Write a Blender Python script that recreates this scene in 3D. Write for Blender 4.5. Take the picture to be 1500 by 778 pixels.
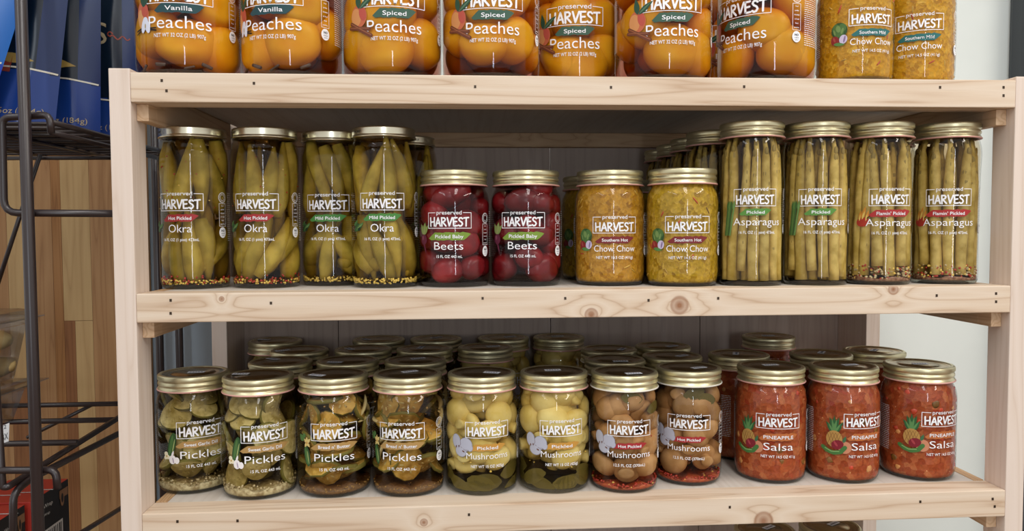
import bpy, bmesh, math, random
import numpy as np
from mathutils import Vector, Matrix

for o in list(bpy.data.objects):
    bpy.data.objects.remove(o)
SC = bpy.context.scene
COL = SC.collection
PI = math.pi
Z0 = 1.05                      # height of the middle shelf above the floor
W = 1.0545                     # clear width between the posts
ZT, ZM, ZB = Z0 + .2526, Z0, Z0 - .2576
ZL = ZB - .2576                # lowest shelf, below the frame
RH = .0335                     # rail height
PW = .0238                     # post face width

# ------------------------------------------------------------------ camera
CAM = Vector((.3741, -.90803, .07145 + Z0))
CR = Vector((.9978, -.0661, -.0043)); CU = Vector((.0073, .0456, .9989)); CF = Vector((.0658, .9968, -.046))
CF.normalize(); CR = (CR - CF * CR.dot(CF)).normalized(); CU = CR.cross(CF)
FPX = 1125.0
cam_d = bpy.data.cameras.new('camera'); cam = bpy.data.objects.new('camera', cam_d); COL.objects.link(cam)
cam_d.sensor_width = 36; cam_d.lens = FPX / 1500 * 36; cam_d.clip_start = .02; cam_d.clip_end = 60
m = Matrix((CR, CU, -CF)).transposed().to_4x4(); m.translation = CAM
cam.matrix_world = m
SC.camera = cam

# ------------------------------------------------------------------ world, lights, exposure
SC.view_settings.view_transform = 'Standard'
SC.view_settings.look = 'None'
SC.view_settings.exposure = 0.0
SC.view_settings.gamma = 1.0
SC.view_settings.use_curve_mapping = False
SC.cycles.transparent_max_bounces = 40
SC.cycles.max_bounces = 10
SC.cycles.glossy_bounces = 4
SC.cycles.diffuse_bounces = 4
SC.cycles.caustics_reflective = False
SC.cycles.caustics_refractive = False
SC.cycles.sample_clamp_indirect = 4.0
SC.cycles.use_denoising = True
wd = bpy.data.worlds.new('world'); SC.world = wd; wd.use_nodes = True
wd.node_tree.nodes['Background'].inputs[0].default_value = (1.0, .985, .97, 1)
wd.node_tree.nodes['Background'].inputs[1].default_value = .76


def area(name, loc, target, sx, sy, power, color):
    d = bpy.data.lights.new(name, 'AREA'); d.shape = 'RECTANGLE'; d.size = sx; d.size_y = sy
    d.energy = power; d.color = color
    o = bpy.data.objects.new(name, d); COL.objects.link(o); o.location = loc
    o.rotation_euler = (Vector(target) - Vector(loc)).to_track_quat('-Z', 'Y').to_euler()
    return o


# ceiling tubes run away from the shelf; a tall shop window stands far behind the camera
area('ceiling_tube_light', (.60, -1.5, 2.75), (.60, -1.5, 0), .30, 2.2, 24, (1.0, .97, .94))
area('ceiling_tube_light', (-1.2, -1.5, 2.75), (-1.2, -1.5, 0), .30, 2.2, 12, (.94, .97, 1.0))
area('ceiling_tube_light', (2.4, -1.5, 2.75), (2.4, -1.5, 0), .30, 2.2, 40, (1.0, .92, .82))
area('window_daylight', (.70, -5.0, 1.35), (.55, 0, 1.15), .22, 2.3, 34, (.80, .90, 1.0))


def ray(x, y):
    return CF + CR * ((x - 750) / FPX) - CU * ((y - 389) / FPX)


def at(x, y, Y):
    d = ray(x, y); return CAM + d * ((Y - CAM.y) / d.y)


def at_z(x, y, z):
    d = ray(x, y); return CAM + d * ((z - CAM.z) / d.z)


# ------------------------------------------------------------------ materials
def lin(c):
    return tuple(((v / 255) / 12.92 if v / 255 <= .04045 else ((v / 255 + .055) / 1.055) ** 2.4) for v in c) + (1,)


MATS = {}


def mat(name, rgb=(200, 200, 200), rough=.5, metal=0.0, spec=.5, vary=0.0, noise=None, bump=0.0, nscale=60, coat=0, sss=0):
    """principled; vary = per-object value change; noise = second colour mixed in by a noise texture"""
    if name in MATS: return MATS[name]
    M = bpy.data.materials.new(name); M.use_nodes = True; nt = M.node_tree; N = nt.nodes; b = N['Principled BSDF']
    b.inputs['Base Color'].default_value = lin(rgb); b.inputs['Roughness'].default_value = rough
    b.inputs['Metallic'].default_value = metal; b.inputs['Specular IOR Level'].default_value = spec
    if coat: b.inputs['Coat Weight'].default_value = coat
    if sss:
        b.inputs['Subsurface Weight'].default_value = sss; b.inputs['Subsurface Scale'].default_value = .01
    src = None
    if noise or bump:
        tc = N.new('ShaderNodeTexCoord'); nz = N.new('ShaderNodeTexNoise'); nz.inputs['Scale'].default_value = nscale
        nz.inputs['Detail'].default_value = 3
        nt.links.new(tc.outputs['Object'], nz.inputs['Vector'])
        if noise:
            rp = N.new('ShaderNodeValToRGB'); rp.color_ramp.elements[0].position = .38; rp.color_ramp.elements[1].position = .64
            rp.color_ramp.elements[0].color = lin(rgb); rp.color_ramp.elements[1].color = lin(noise)
            nt.links.new(nz.outputs[0], rp.inputs[0]); src = rp.outputs[0]
        if bump:
            bp = N.new('ShaderNodeBump'); bp.inputs['Strength'].default_value = bump; bp.inputs['Distance'].default_value = .001
            nt.links.new(nz.outputs[0], bp.inputs['Height']); nt.links.new(bp.outputs[0], b.inputs['Normal'])
    if vary:
        oi = N.new('ShaderNodeObjectInfo'); mr = N.new('ShaderNodeMapRange')
        mr.inputs[3].default_value = 1 - vary; mr.inputs[4].default_value = 1 + vary
        nt.links.new(oi.outputs['Random'], mr.inputs[0])
        hv = N.new('ShaderNodeHueSaturation'); nt.links.new(mr.outputs[0], hv.inputs['Value'])
        hv.inputs['Color'].default_value = lin(rgb)
        if src: nt.links.new(src, hv.inputs['Color'])
        src = hv.outputs[0]
    if src: nt.links.new(src, b.inputs['Base Color'])
    MATS[name] = M; return M


def clear(name, tint=(1, 1, 1), refl=.05, rough=.02, edge=.75):
    """thin clear glass or plastic: tinted straight-through light plus a reflection that grows towards grazing angles"""
    if name in MATS: return MATS[name]
    M = bpy.data.materials.new(name); M.use_nodes = True; nt = M.node_tree; N = nt.nodes
    N.remove(N['Principled BSDF']); out = N['Material Output']
    tr = N.new('ShaderNodeBsdfTransparent'); tr.inputs[0].default_value = (*tint, 1)
    gl = N.new('ShaderNodeBsdfGlossy'); gl.inputs['Roughness'].default_value = rough
    lw = N.new('ShaderNodeLayerWeight'); lw.inputs[0].default_value = .5
    pw = N.new('ShaderNodeMath'); pw.operation = 'POWER'; pw.inputs[1].default_value = 4.0
    ma = N.new('ShaderNodeMath'); ma.operation = 'MULTIPLY_ADD'; ma.inputs[1].default_value = edge; ma.inputs[2].default_value = refl
    mx = N.new('ShaderNodeMixShader')
    nt.links.new(lw.outputs['Facing'], pw.inputs[0]); nt.links.new(pw.outputs[0], ma.inputs[0]); nt.links.new(ma.outputs[0], mx.inputs[0])
    nt.links.new(tr.outputs[0], mx.inputs[1]); nt.links.new(gl.outputs[0], mx.inputs[2]); nt.links.new(mx.outputs[0], out.inputs[0])
    MATS[name] = M; return M


def tinted(name, rgb, dens=25):
    if name in MATS: return MATS[name]
    M = bpy.data.materials.new(name); M.use_nodes = True; nt = M.node_tree; N = nt.nodes
    N.remove(N['Principled BSDF']); tr = N.new('ShaderNodeBsdfTransparent'); tr.inputs[0].default_value = (1, 1, 1, 1)
    va = N.new('ShaderNodeVolumeAbsorption'); va.inputs['Color'].default_value = lin(rgb); va.inputs['Density'].default_value = dens
    nt.links.new(va.outputs[0], N['Material Output'].inputs['Volume'])
    nt.links.new(tr.outputs[0], N['Material Output'].inputs[0]); MATS[name] = M; return M


def relish(name, cols, scale=170, rough=.35, bump=.5):
    """chopped vegetables packed in sauce: cell colours picked from a ramp"""
    if name in MATS: return MATS[name]
    M = bpy.data.materials.new(name); M.use_nodes = True; nt = M.node_tree; N = nt.nodes; b = N['Principled BSDF']
    tc = N.new('ShaderNodeTexCoord'); nz = N.new('ShaderNodeTexNoise'); nz.inputs['Scale'].default_value = 90
    mp = N.new('ShaderNodeVectorMath'); mp.operation = 'MULTIPLY_ADD'; mp.inputs[1].default_value = (.006,) * 3
    nt.links.new(tc.outputs['Object'], nz.inputs['Vector']); nt.links.new(nz.outputs['Color'], mp.inputs[0]); nt.links.new(tc.outputs['Object'], mp.inputs[2])
    vo = N.new('ShaderNodeTexVoronoi'); vo.inputs['Scale'].default_value = scale
    nt.links.new(mp.outputs[0], vo.inputs['Vector'])
    sp = N.new('ShaderNodeSeparateColor'); nt.links.new(vo.outputs['Color'], sp.inputs[0])
    rp = N.new('ShaderNodeValToRGB'); rp.color_ramp.interpolation = 'LINEAR'
    el = rp.color_ramp.elements
    while len(el) < len(cols): el.new(.5)
    for i, c in enumerate(cols):
        el[i].position = i / (len(cols) - 1); el[i].color = lin(c)
    nt.links.new(sp.outputs[0], rp.inputs[0])
    n2 = N.new('ShaderNodeTexNoise'); n2.inputs['Scale'].default_value = 300; n2.inputs['Detail'].default_value = 4
    nt.links.new(tc.outputs['Object'], n2.inputs['Vector'])
    hv = N.new('ShaderNodeHueSaturation'); mr = N.new('ShaderNodeMapRange'); mr.inputs[1].default_value = .3; mr.inputs[2].default_value = .7
    mr.inputs[3].default_value = .82; mr.inputs[4].default_value = 1.18
    nt.links.new(n2.outputs[0], mr.inputs[0]); nt.links.new(mr.outputs[0], hv.inputs['Value']); nt.links.new(rp.outputs[0], hv.inputs['Color'])
    nt.links.new(hv.outputs[0], b.inputs['Base Color']); b.inputs['Roughness'].default_value = rough; b.inputs['Specular IOR Level'].default_value = .15
    bp = N.new('ShaderNodeBump'); bp.inputs['Strength'].default_value = bump; bp.inputs['Distance'].default_value = .0015
    nt.links.new(vo.outputs['Distance'], bp.inputs['Height']); nt.links.new(bp.outputs[0], b.inputs['Normal'])
    MATS[name] = M; return M


def wood(name, axis=0, light=(228, 203, 170), dark=(205, 172, 132), fine=(150, 105, 65), knots=(), seed=0, rough=.55, line=.35, wave=9.0):
    """planed pine: long soft bands with thin darker lines along one axis and round knots"""
    if name in MATS: return MATS[name]
    M = bpy.data.materials.new(name); M.use_nodes = True; nt = M.node_tree; N = nt.nodes; L = nt.links; b = N['Principled BSDF']
    tc = N.new('ShaderNodeTexCoord')
    def math_(op, a, c=None, d=None):
        n = N.new('ShaderNodeMath'); n.operation = op
        for i, v in enumerate((a, c, d)):
            if v is None: continue
            if isinstance(v, (int, float)): n.inputs[i].default_value = v
            else: L.new(v, n.inputs[i])
        return n.outputs[0]
    kf = None
    for (kx, ky, kz, kr) in knots:
        vm = N.new('ShaderNodeVectorMath'); vm.operation = 'SUBTRACT'; L.new(tc.outputs['Object'], vm.inputs[0]); vm.inputs[1].default_value = (kx, ky, kz)
        ln = N.new('ShaderNodeVectorMath'); ln.operation = 'LENGTH'; L.new(vm.outputs[0], ln.inputs[0])
        f = math_('DIVIDE', ln.outputs['Value'], kr)
        kf = f if kf is None else math_('MINIMUM', kf, f)
    sc = [70.0, 70.0, 70.0]; sc[axis] = 3.2
    mp = N.new('ShaderNodeMapping'); mp.inputs['Scale'].default_value = sc; mp.inputs['Location'].default_value = (seed * 3.7, seed * 1.9, seed * 2.3)
    L.new(tc.outputs['Object'], mp.inputs[0])
    nz = N.new('ShaderNodeTexNoise'); nz.inputs['Scale'].default_value = .55; nz.inputs['Detail'].default_value = 2; nz.inputs['Roughness'].default_value = .45
    L.new(mp.outputs[0], nz.inputs['Vector'])
    h = nz.outputs[0]
    if kf is not None:            # grain lines sweep round the knots
        h = math_('ADD', h, math_('MULTIPLY', math_('POWER', 2.718, math_('MULTIPLY', kf, -.55)), .55))
    ph = math_('FRACT', math_('MULTIPLY', h, wave))
    ring = math_('SUBTRACT', 1.0, math_('MULTIPLY', math_('ABSOLUTE', math_('SUBTRACT', ph, .5)), 2.0))
    n2 = N.new('ShaderNodeTexNoise'); n2.inputs['Scale'].default_value = 9; n2.inputs['Detail'].default_value = 3; L.new(mp.outputs[0], n2.inputs['Vector'])
    c1 = N.new('ShaderNodeMix'); c1.data_type = 'RGBA'; c1.inputs['A'].default_value = lin(light); c1.inputs['B'].default_value = lin(dark)
    L.new(math_('MULTIPLY', ring, math_('MULTIPLY_ADD', n2.outputs[0], .8, .25)), c1.inputs['Factor'])
    ln2 = math_('MULTIPLY', math_('POWER', ring, 9.0), line)
    c2 = N.new('ShaderNodeMix'); c2.data_type = 'RGBA'; c2.inputs['B'].default_value = lin(fine)
    L.new(c1.outputs['Result'], c2.inputs['A']); L.new(ln2, c2.inputs['Factor'])
    res = c2.outputs['Result']
    if kf is not None:
        kr_ = N.new('ShaderNodeValToRGB'); e = kr_.color_ramp.elements
        e[0].position = .15; e[0].color = (1, 1, 1, 1); e[1].position = .98; e[1].color = (0, 0, 0, 1)
        a = e.new(.55); a.color = (.55, .55, .55, 1); a2 = e.new(.8); a2.color = (.75, .75, .75, 1)
        L.new(kf, kr_.inputs[0])
        c3 = N.new('ShaderNodeMix'); c3.data_type = 'RGBA'; c3.inputs['B'].default_value = lin((142, 88, 52))
        L.new(res, c3.inputs['A']); L.new(math_('MULTIPLY', kr_.outputs[0], .85), c3.inputs['Factor']); res = c3.outputs['Result']
    L.new(res, b.inputs['Base Color']); b.inputs['Roughness'].default_value = rough; b.inputs['Specular IOR Level'].default_value = .3
    bp = N.new('ShaderNodeBump'); bp.inputs['Strength'].default_value = .12; bp.inputs['Distance'].default_value = .001
    L.new(n2.outputs[0], bp.inputs['Height']); L.new(bp.outputs[0], b.inputs['Normal'])
    MATS[name] = M; return M


# ------------------------------------------------------------------ mesh builder
class MB:
    def __init__(s): s.v = []; s.f = []; s.m = []; s.fl = []

    def add(s, vs, fs, mi=0, flat=False):
        n = len(s.v); s.v += [tuple(p) for p in vs]
        for f in fs:
            s.f.append([i + n for i in f]); s.m.append(mi); s.fl.append(flat)

    def mesh(s, name, mats):
        me = bpy.data.meshes.new(name); me.from_pydata(s.v, [], s.f)
        for M in (mats if isinstance(mats, (list, tuple)) else [mats]): me.materials.append(M)
        me.polygons.foreach_set('material_index', s.m)
        me.polygons.foreach_set('use_smooth', [not x for x in s.fl])
        me.update(); return me

    def build(s, name, mats, parent=None, **kw):
        return link(name, s.mesh(name, mats), parent, **kw)

    # -- shapes
    def box(s, lo, hi, mi=0, bev=.0008):
        bm = bmesh.new(); bmesh.ops.create_cube(bm, size=1)
        for v in bm.verts:
            v.co = Vector([lo[i] + (v.co[i] + .5) * (hi[i] - lo[i]) for i in range(3)])
        if bev: bmesh.ops.bevel(bm, geom=bm.edges[:], offset=bev, segments=2, affect='EDGES', profile=.6)
        bm.verts.index_update()
        s.add([v.co[:] for v in bm.verts], [[v.index for v in f.verts] for f in bm.faces], mi, True); bm.free()

    def lathe(s, prof, seg=48, mi=0, mod=None, cx=0, cy=0):
        vs = []; fs = []; rows = []
        for k, (r, z) in enumerate(prof):
            if r < 1e-6: rows.append([len(vs)]); vs.append((cx, cy, z))
            else:
                rows.append(list(range(len(vs), len(vs) + seg)))
                for i in range(seg):
                    a = 2 * PI * i / seg; rr = r + (mod(k, i) if mod else 0)
                    vs.append((cx + rr * math.sin(a), cy - rr * math.cos(a), z))
        for A, B in zip(rows, rows[1:]):
            for i in range(seg):
                j = (i + 1) % seg
                if len(A) == 1 and len(B) == 1: continue
                if len(A) == 1: fs.append([A[0], B[j], B[i]])
                elif len(B) == 1: fs.append([A[i], A[j], B[0]])
                else: fs.append([A[i], A[j], B[j], B[i]])
        s.add(vs, fs, mi)

    def tube(s, pts, rad, seg=10, mi=0, ridge=0, nr=5, cap=True, flat=1.0):
        P = [Vector(p) for p in pts]; n = len(P)
        R = rad if isinstance(rad, (list, tuple)) else [rad] * n
        T = [(P[min(i + 1, n - 1)] - P[max(i - 1, 0)]).normalized() for i in range(n)]
        up = Vector((0, 0, 1)) if abs(T[0].z) < .8 else Vector((1, 0, 0))
        u = T[0].cross(up).normalized(); vs = []; fs = []
        for i in range(n):
            u = (u - T[i] * u.dot(T[i])).normalized(); w = T[i].cross(u)
            for k in range(seg):
                a = 2 * PI * k / seg; r = R[i] * (1 + ridge * math.cos(nr * a))
                vs.append(P[i] + (u * math.cos(a) + w * math.sin(a) * flat) * r)
        for i in range(n - 1):
            for k in range(seg):
                j = (k + 1) % seg
                fs.append([i * seg + k, i * seg + j, (i + 1) * seg + j, (i + 1) * seg + k])
        if cap:
            fs.append(list(range(seg))[::-1]); fs.append(list(range((n - 1) * seg, n * seg)))
        s.add(vs, fs, mi)

    def blob(s, c, rad, rot=None, seg=14, rings=9, mi=0, wob=0, rnd=None, clamp=None):
        rx, ry, rz = rad; M = rot or Matrix.Identity(3); vs = []; fs = []; c = Vector(c)
        q = rnd.random() * 9 if rnd else 0
        for i in range(rings + 1):
            t = PI * i / rings
            for k in range(seg):
                a = 2 * PI * k / seg
                d = Vector((math.sin(t) * math.cos(a), math.sin(t) * math.sin(a), math.cos(t)))
                w = 1 + wob * (math.sin(3 * d.x + 4 * d.y + q) + math.sin(4 * d.z - 3 * d.x + 2 * q)) * .5
                p = Vector((d.x * rx, d.y * ry, d.z * rz)) * w
                if clamp: p.y = max(p.y, clamp)
                vs.append(c + M @ p)
        for i in range(rings):
            for k in range(seg):
                j = (k + 1) % seg
                fs.append([i * seg + k, (i + 1) * seg + k, (i + 1) * seg + j, i * seg + j])
        s.add(vs, fs, mi)


def link(name, me, parent=None, loc=None, rotz=None, **props):
    o = bpy.data.objects.new(name, me); COL.objects.link(o)
    if parent: o.parent = parent
    if loc is not None: o.location = loc
    if rotz is not None: o.rotation_euler = (0, 0, rotz)
    for k, v in props.items(): o[k] = v
    return o


def thing(name, label, cat, loc=(0, 0, 0), rotz=0, group=None):
    o = bpy.data.objects.new(name, None); COL.objects.link(o); o.location = loc; o.rotation_euler = (0, 0, rotz)
    o.empty_display_size = .02
    o['label'] = label; o['category'] = cat
    if group: o['group'] = group
    return o


KIDS = {}


def copy_tree(o, parent=None, keep=None):
    c = o.copy(); COL.objects.link(c); c.parent = parent
    if parent: c.matrix_parent_inverse = o.matrix_parent_inverse
    for ch in o.children:
        if keep and not keep(ch): continue
        copy_tree(ch, c, keep)
    return c


# ------------------------------------------------------------------ lettering
TXT = {}


def text2d(body, off=0):
    """flat triangles of a word from the built-in font: numpy verts (cap height 1) and faces"""
    if (body, off) in TXT: return TXT[(body, off)]
    cu = bpy.data.curves.new('t', 'FONT'); cu.body = body; cu.size = 1; cu.resolution_u = 3; cu.fill_mode = 'FRONT'; cu.offset = off
    o = bpy.data.objects.new('t', cu); COL.objects.link(o)
    dg = bpy.context.evaluated_depsgraph_get(); me = o.evaluated_get(dg).to_mesh()
    bm = bmesh.new(); bm.from_mesh(me)
    o.evaluated_get(dg).to_mesh_clear()
    bmesh.ops.triangulate(bm, faces=bm.faces[:])
    for _ in range(2):
        le = [e for e in bm.edges if e.calc_length() > .35]
        if le: bmesh.ops.subdivide_edges(bm, edges=le, cuts=1); bmesh.ops.triangulate(bm, faces=bm.faces[:])
    bm.verts.index_update()
    v = np.array([x.co[:2] for x in bm.verts]); f = [[x.index for x in q.verts] for q in bm.faces]
    bm.free(); bpy.data.objects.remove(o); bpy.data.curves.remove(cu)
    v = v / .729
    x0, x1 = v[:, 0].min(), v[:, 0].max(); v[:, 0] = (v[:, 0] - (x0 + x1) / 2)
    TXT[(body, off)] = (v, f, x1 - x0); return TXT[(body, off)]


def text(body, cx, cy, cap, width=None, bold=0, slant=0, off=0):
    """polys [(verts2d, faces)] of a word; cy is the middle of the capitals"""
    v, f, w = text2d(body, off); v = v.copy(); sx = cap if width is None else width / w
    x = v[:, 0] * sx; y = (v[:, 1] - .5) * cap
    if slant: x = x + y * slant
    out = []
    for dx, dy in ([(0, 0)] if not bold else [(-bold, 0), (bold, 0), (0, -bold), (0, bold)]):
        out.append((np.stack([cx + x + dx, cy + y + dy], 1), f))
    return out


def stroke(pts, w, caps=True):
    P = [np.array(p, float) for p in pts]; V = []; F = []
    for a, b in zip(P, P[1:]):
        d = b - a; L = np.linalg.norm(d)
        if L < 1e-9: continue
        n = np.array([-d[1], d[0]]) / L * w / 2; k = max(1, int(L / .004))
        s = len(V)
        for i in range(k + 1):
            p = a + d * i / k; V += [p + n, p - n]
        F += [[s + 2 * i, s + 2 * i + 1, s + 2 * i + 3, s + 2 * i + 2] for i in range(k)]
    if caps:
        for p in P:
            s = len(V); V += [p + w / 2 * np.array([math.cos(t), math.sin(t)]) for t in np.linspace(0, 2 * PI, 9)[:-1]]
            F.append(list(range(s, s + 8)))
    return (np.array(V), F)


LET = {'H': (.66, [[(0, 1), (.03, 0)], [(.62, 1.02), (.6, .02)], [(.02, .47), (.62, .54)]]),
       'A': (.70, [[(0, 0), (.36, 1)], [(.36, 1), (.68, .02)], [(.1, .32), (.6, .37)]]),
       'R': (.62, [[(.04, 0), (0, 1)], [(0, .98), (.36, .98), (.52, .82), (.44, .62), (.04, .46)], [(.16, .48), (.6, .02)]]),
       'V': (.64, [[(0, 1), (.27, .02)], [(.27, .02), (.66, 1.0)]]),
       'E': (.54, [[(.03, .02), (0, .98)], [(0, .98), (.5, 1.0)], [(.02, .5), (.44, .54)], [(.03, .02), (.54, .05)]]),
       'S': (.54, [[(.52, .86), (.36, 1.0), (.12, .95), (.04, .76), (.16, .6), (.42, .46), (.52, .26), (.38, .05), (.16, 0), (0, .12)]]),
       'T': (.66, [[(0, .96), (.68, 1.02)], [(.34, .98), (.31, 0)]])}


def lettered(word, cx, cy, h, width, w):
    x = 0; adv = []
    for ch in word: adv.append(x); x += LET[ch][0] + .17
    tot = x - .17; s = width / tot; out = []
    for ch, a in zip(word, adv):
        for st in LET[ch][1]:
            out.append(stroke([(cx - width / 2 + (a + px) * s, cy + (py - .5) * h) for px, py in st], w))
    return out


def ell(cx, cy, rx, ry, rot=0, n=18):
    t = np.linspace(0, 2 * PI, n + 1)[:-1]; x = rx * np.cos(t); y = ry * np.sin(t); c, s = math.cos(rot), math.sin(rot)
    V = [np.array([cx, cy])]; F = []
    for q in (.5, 1.0):
        V += [np.array([cx + q * (a * c - b * s), cy + q * (a * s + b * c)]) for a, b in zip(x, y)]
    F += [[0, 1 + i, 1 + (i + 1) % n] for i in range(n)]
    F += [[1 + i, 1 + n + i, 1 + n + (i + 1) % n, 1 + (i + 1) % n] for i in range(n)]
    return (np.array(V), F)


def leaf(x0, y0, x1, y1, w):
    a = np.array([x0, y0]); b = np.array([x1, y1]); d = b - a; L = np.linalg.norm(d); n = np.array([-d[1], d[0]]) / L
    V = []; k = 8
    for i in range(k + 1):
        t = i / k; h = w * math.sin(PI * t ** .8) * .5
        V += [a + d * t + n * h, a + d * t - n * h]
    return (np.array(V), [[2 * i, 2 * i + 1, 2 * i + 3, 2 * i + 2] for i in range(k)])


def strip(x0, x1, cy, h, skew=.003, n=14, jag=.0006, seed=1):
    """torn-edged banner"""
    r = random.Random(seed); V = []
    for i in range(n + 1):
        t = i / n; x = x0 + (x1 - x0) * t
        e = min(1, 7 * t + .62, 6 * (1 - t) + .5)
        V += [(x + skew, cy + h / 2 * e + r.uniform(-jag, jag) + .0008 * t), (x - skew, cy - h / 2 * e + r.uniform(-jag, jag))]
    return (np.array(V), [[2 * i, 2 * i + 1, 2 * i + 3, 2 * i + 2] for i in range(n)])


class Wrap:
    """prints flat shapes on the outside of a jar"""
    def __init__(s, rfun, R): s.rf = rfun; s.R = R

    def add(s, mb, shapes, mi=0, off=.0004):
        for V, F in shapes:
            vs = []
            for x, z in V:
                r = s.rf(z) + off; a = x / s.R
                vs.append((r * math.sin(a), -r * math.cos(a), z))
            mb.add(vs, F, mi)


INK = mat('white_ink', (246, 247, 250), .55, spec=.2)
C_ = {}


def ink(rgb, raw=False):
    g = sum(rgb) / 3; q_ = .12 if raw else .20; rgb = tuple(int((v * (1 - q_) + g * q_) * .93) for v in rgb) if rgb[0] < 200 or min(rgb) < 190 else rgb
    k = 'ink_%d_%d_%d' % rgb
    return mat(k, rgb, .5, spec=.3)


# ------------------------------------------------------------------ jar kinds
def smooth(prof, n=3):
    """Catmull-Rom through a lathe profile"""
    P = [np.array(p) for p in prof]; out = []
    for i in range(len(P) - 1):
        p0, p1, p2, p3 = P[max(i - 1, 0)], P[i], P[i + 1], P[min(i + 2, len(P) - 1)]
        for k in range(n):
            t = k / n
            q = .5 * (2 * p1 + (p2 - p0) * t + (2 * p0 - 5 * p1 + 4 * p2 - p3) * t * t + (3 * p1 - p0 - 3 * p2 + p3) * t ** 3)
            out.append((max(float(q[0]), 0), float(q[1])))
    out.append(tuple(float(x) for x in P[-1])); return out


def shape_of(kind):
    if kind in ('pint', 'small'):
        R = .0462 if kind == 'pint' else .0436; n = .0400 if kind == 'pint' else .0395
        pr = [(R * .80, .0), (R * .90, .0012), (R * .965, .006), (R * .995, .014), (R, .024), (R, .060), (R, .100), (R * .995, .108), (R * .965, .1165), (R * .915, .122), (n, .1265), (n, .130), (n - .0005, .140)]
        H = .148; rl = .0432 if kind == 'pint' else .0425
    elif kind == 'okra':
        R = .0424
        pr = [(R * .80, .0), (R * .92, .0012), (R * .975, .006), (R, .013), (R, .03), (R, .09), (R, .165), (R * .99, .173), (R * .955, .181), (R * .905, .1865), (.0372, .190), (.0372, .197)]
        H = .2015; rl = .0404
    elif kind == 'asp':
        R = .0408
        pr = [(R * .80, .0), (R * .91, .0012), (R * .955, .006), (R * .965, .014), (R * .955, .03), (R * .955, .07), (R * .965, .12), (R * .99, .155), (R, .165), (R * .99, .173), (R * .96, .180), (R * .93, .184), (.0376, .187), (.0376, .197)]
        H = .206; rl = .0398
    else:
        R = .0605
        pr = [(R * .82, .0), (R * .92, .0014), (R * .975, .008), (R, .018), (R, .04), (R, .09), (R, .135), (R * .98, .147), (R * .9, .158), (.046, .164), (.046, .172)]
        H = .184; rl = .049
    pr = smooth(pr, 3)
    zs = np.array([p[1] for p in pr]); rs = np.array([p[0] for p in pr])
    return dict(R=R, pr=pr, H=H, rl=rl, rf=lambda z: float(np.interp(z, zs, rs)), kind=kind)


SHAPES = {k: shape_of(k) for k in ('pint', 'small', 'okra', 'asp', 'quart')}
GLASS = clear('jar_glass', (.972, .978, .972), .030, .012, .50)
GLASS_BASE = clear('jar_glass_base', (.62, .64, .60), .08, .03, .6)
GOLD = mat('gold_lid_metal', (222, 214, 176), .36, .9)
GOLD2 = mat('pale_gold_lid_metal', (230, 224, 200), .24, 1.0)
DISC = mat('lid_disc_metal', (188, 168, 128), .24, 1.0)
PINK = mat('pink_lid_seal', (225, 170, 158), .5)
CREAM = mat('white_lid_seal', (240, 236, 222), .5)
STICK = mat('price_sticker_paper', (232, 234, 240), .6)
STICKP = mat('price_sticker_print', (95, 100, 118), .6)

GL_ME = {}


def glass_mesh(kind):
    if kind in GL_ME: return GL_ME[kind]
    S = SHAPES[kind]; mb = MB(); pr = S['pr']
    lo = [p for p in pr if p[1] <= .0075]; hi = [p for p in pr if p[1] >= lo[-1][1]]
    mb.lathe([(0, .004), (S['R'] * .55, .0035), (S['R'] * .72, .0012), (S['R'] * .76, 0)] + lo, 48, 1)
    mb.lathe(hi, 48, 0)
    # thread ring under the lid
    z = pr[-1][1] - .010; r = S['rf'](z)
    mb.lathe([(r + .0002, z - .0016), (r + .0016, z - .0006), (r + .0016, z + .0006), (r + .0002, z + .0016)], 48, 0)
    GL_ME[kind] = mb.mesh('jar_glass', [GLASS, GLASS_BASE]); return GL_ME[kind]


LID_ME = {}


def lid_meshes(kind, white=False):
    key = (kind, white)
    if key in LID_ME: return LID_ME[key]
    S = SHAPES[kind]; H = S['H']; rl = S['rl']
    if kind == 'okra':
        band = MB(); band.lathe([(.034, H - .0004), (rl - .0035, H), (rl - .0012, H - .0005), (rl - .0003, H - .0012), (rl, H - .0020), (rl, H - .0023), (rl, H - .0030), (rl, H - .0090), (rl, H - .0098), (rl + .0001, H - .0104), (rl + .0007, H - .0114), (rl + .0008, H - .0128), (rl - .001, H - .0134), (.0372, H - .0128)], 64)
        disc = MB(); disc.lathe([(0, H - .0012), (.030, H - .0012), (.033, H - .0008), (.0342, H - .0004)], 64)
        LID_ME[key] = (band.mesh('lid', GOLD2), disc.mesh('lid_disc', GOLD2), None)
        return LID_ME[key]
    band = MB(); seg = 180
    p = [(rl - .0052, H - .0010), (rl - .0046, H - .0002), (rl - .0030, H), (rl - .0012, H - .0004), (rl - .0003, H - .0014), (rl, H - .0026), (rl, H - .0062), (rl - .0004, H - .0072),
         (rl - .0015, H - .0084), (rl - .0012, H - .0092), (rl - .0001, H - .0108), (rl, H - .0125), (rl - .0006, H - .0135), (rl - .0017, H - .0148), (rl - .0013, H - .0156), (rl - .0002, H - .0166), (rl + .0004, H - .0185)]
    kn = {4: .00025, 5: .0004, 6: .0004}
    band.lathe(p, seg, 0, mod=lambda k, i: kn.get(k, 0) * (1 if i % 2 else -1))
    disc = MB(); disc.lathe([(0, H - .0014), (rl * .55, H - .0013), (rl * .56, H - .0018), (rl * .80, H - .0018), (rl * .82, H - .0010), (rl - .0050, H - .0010)], 64)
    seal = MB(); seal.lathe([(rl + .0003, H - .0183), (rl + .0012, H - .0187), (rl + .0014, H - .0195), (rl + .0008, H - .0202), (rl - .003, H - .0200)], 64)
    LID_ME[key] = (band.mesh('lid', GOLD), disc.mesh('lid_disc', DISC), seal.mesh('lid_seal', CREAM if white else PINK))
    return LID_ME[key]


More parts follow.
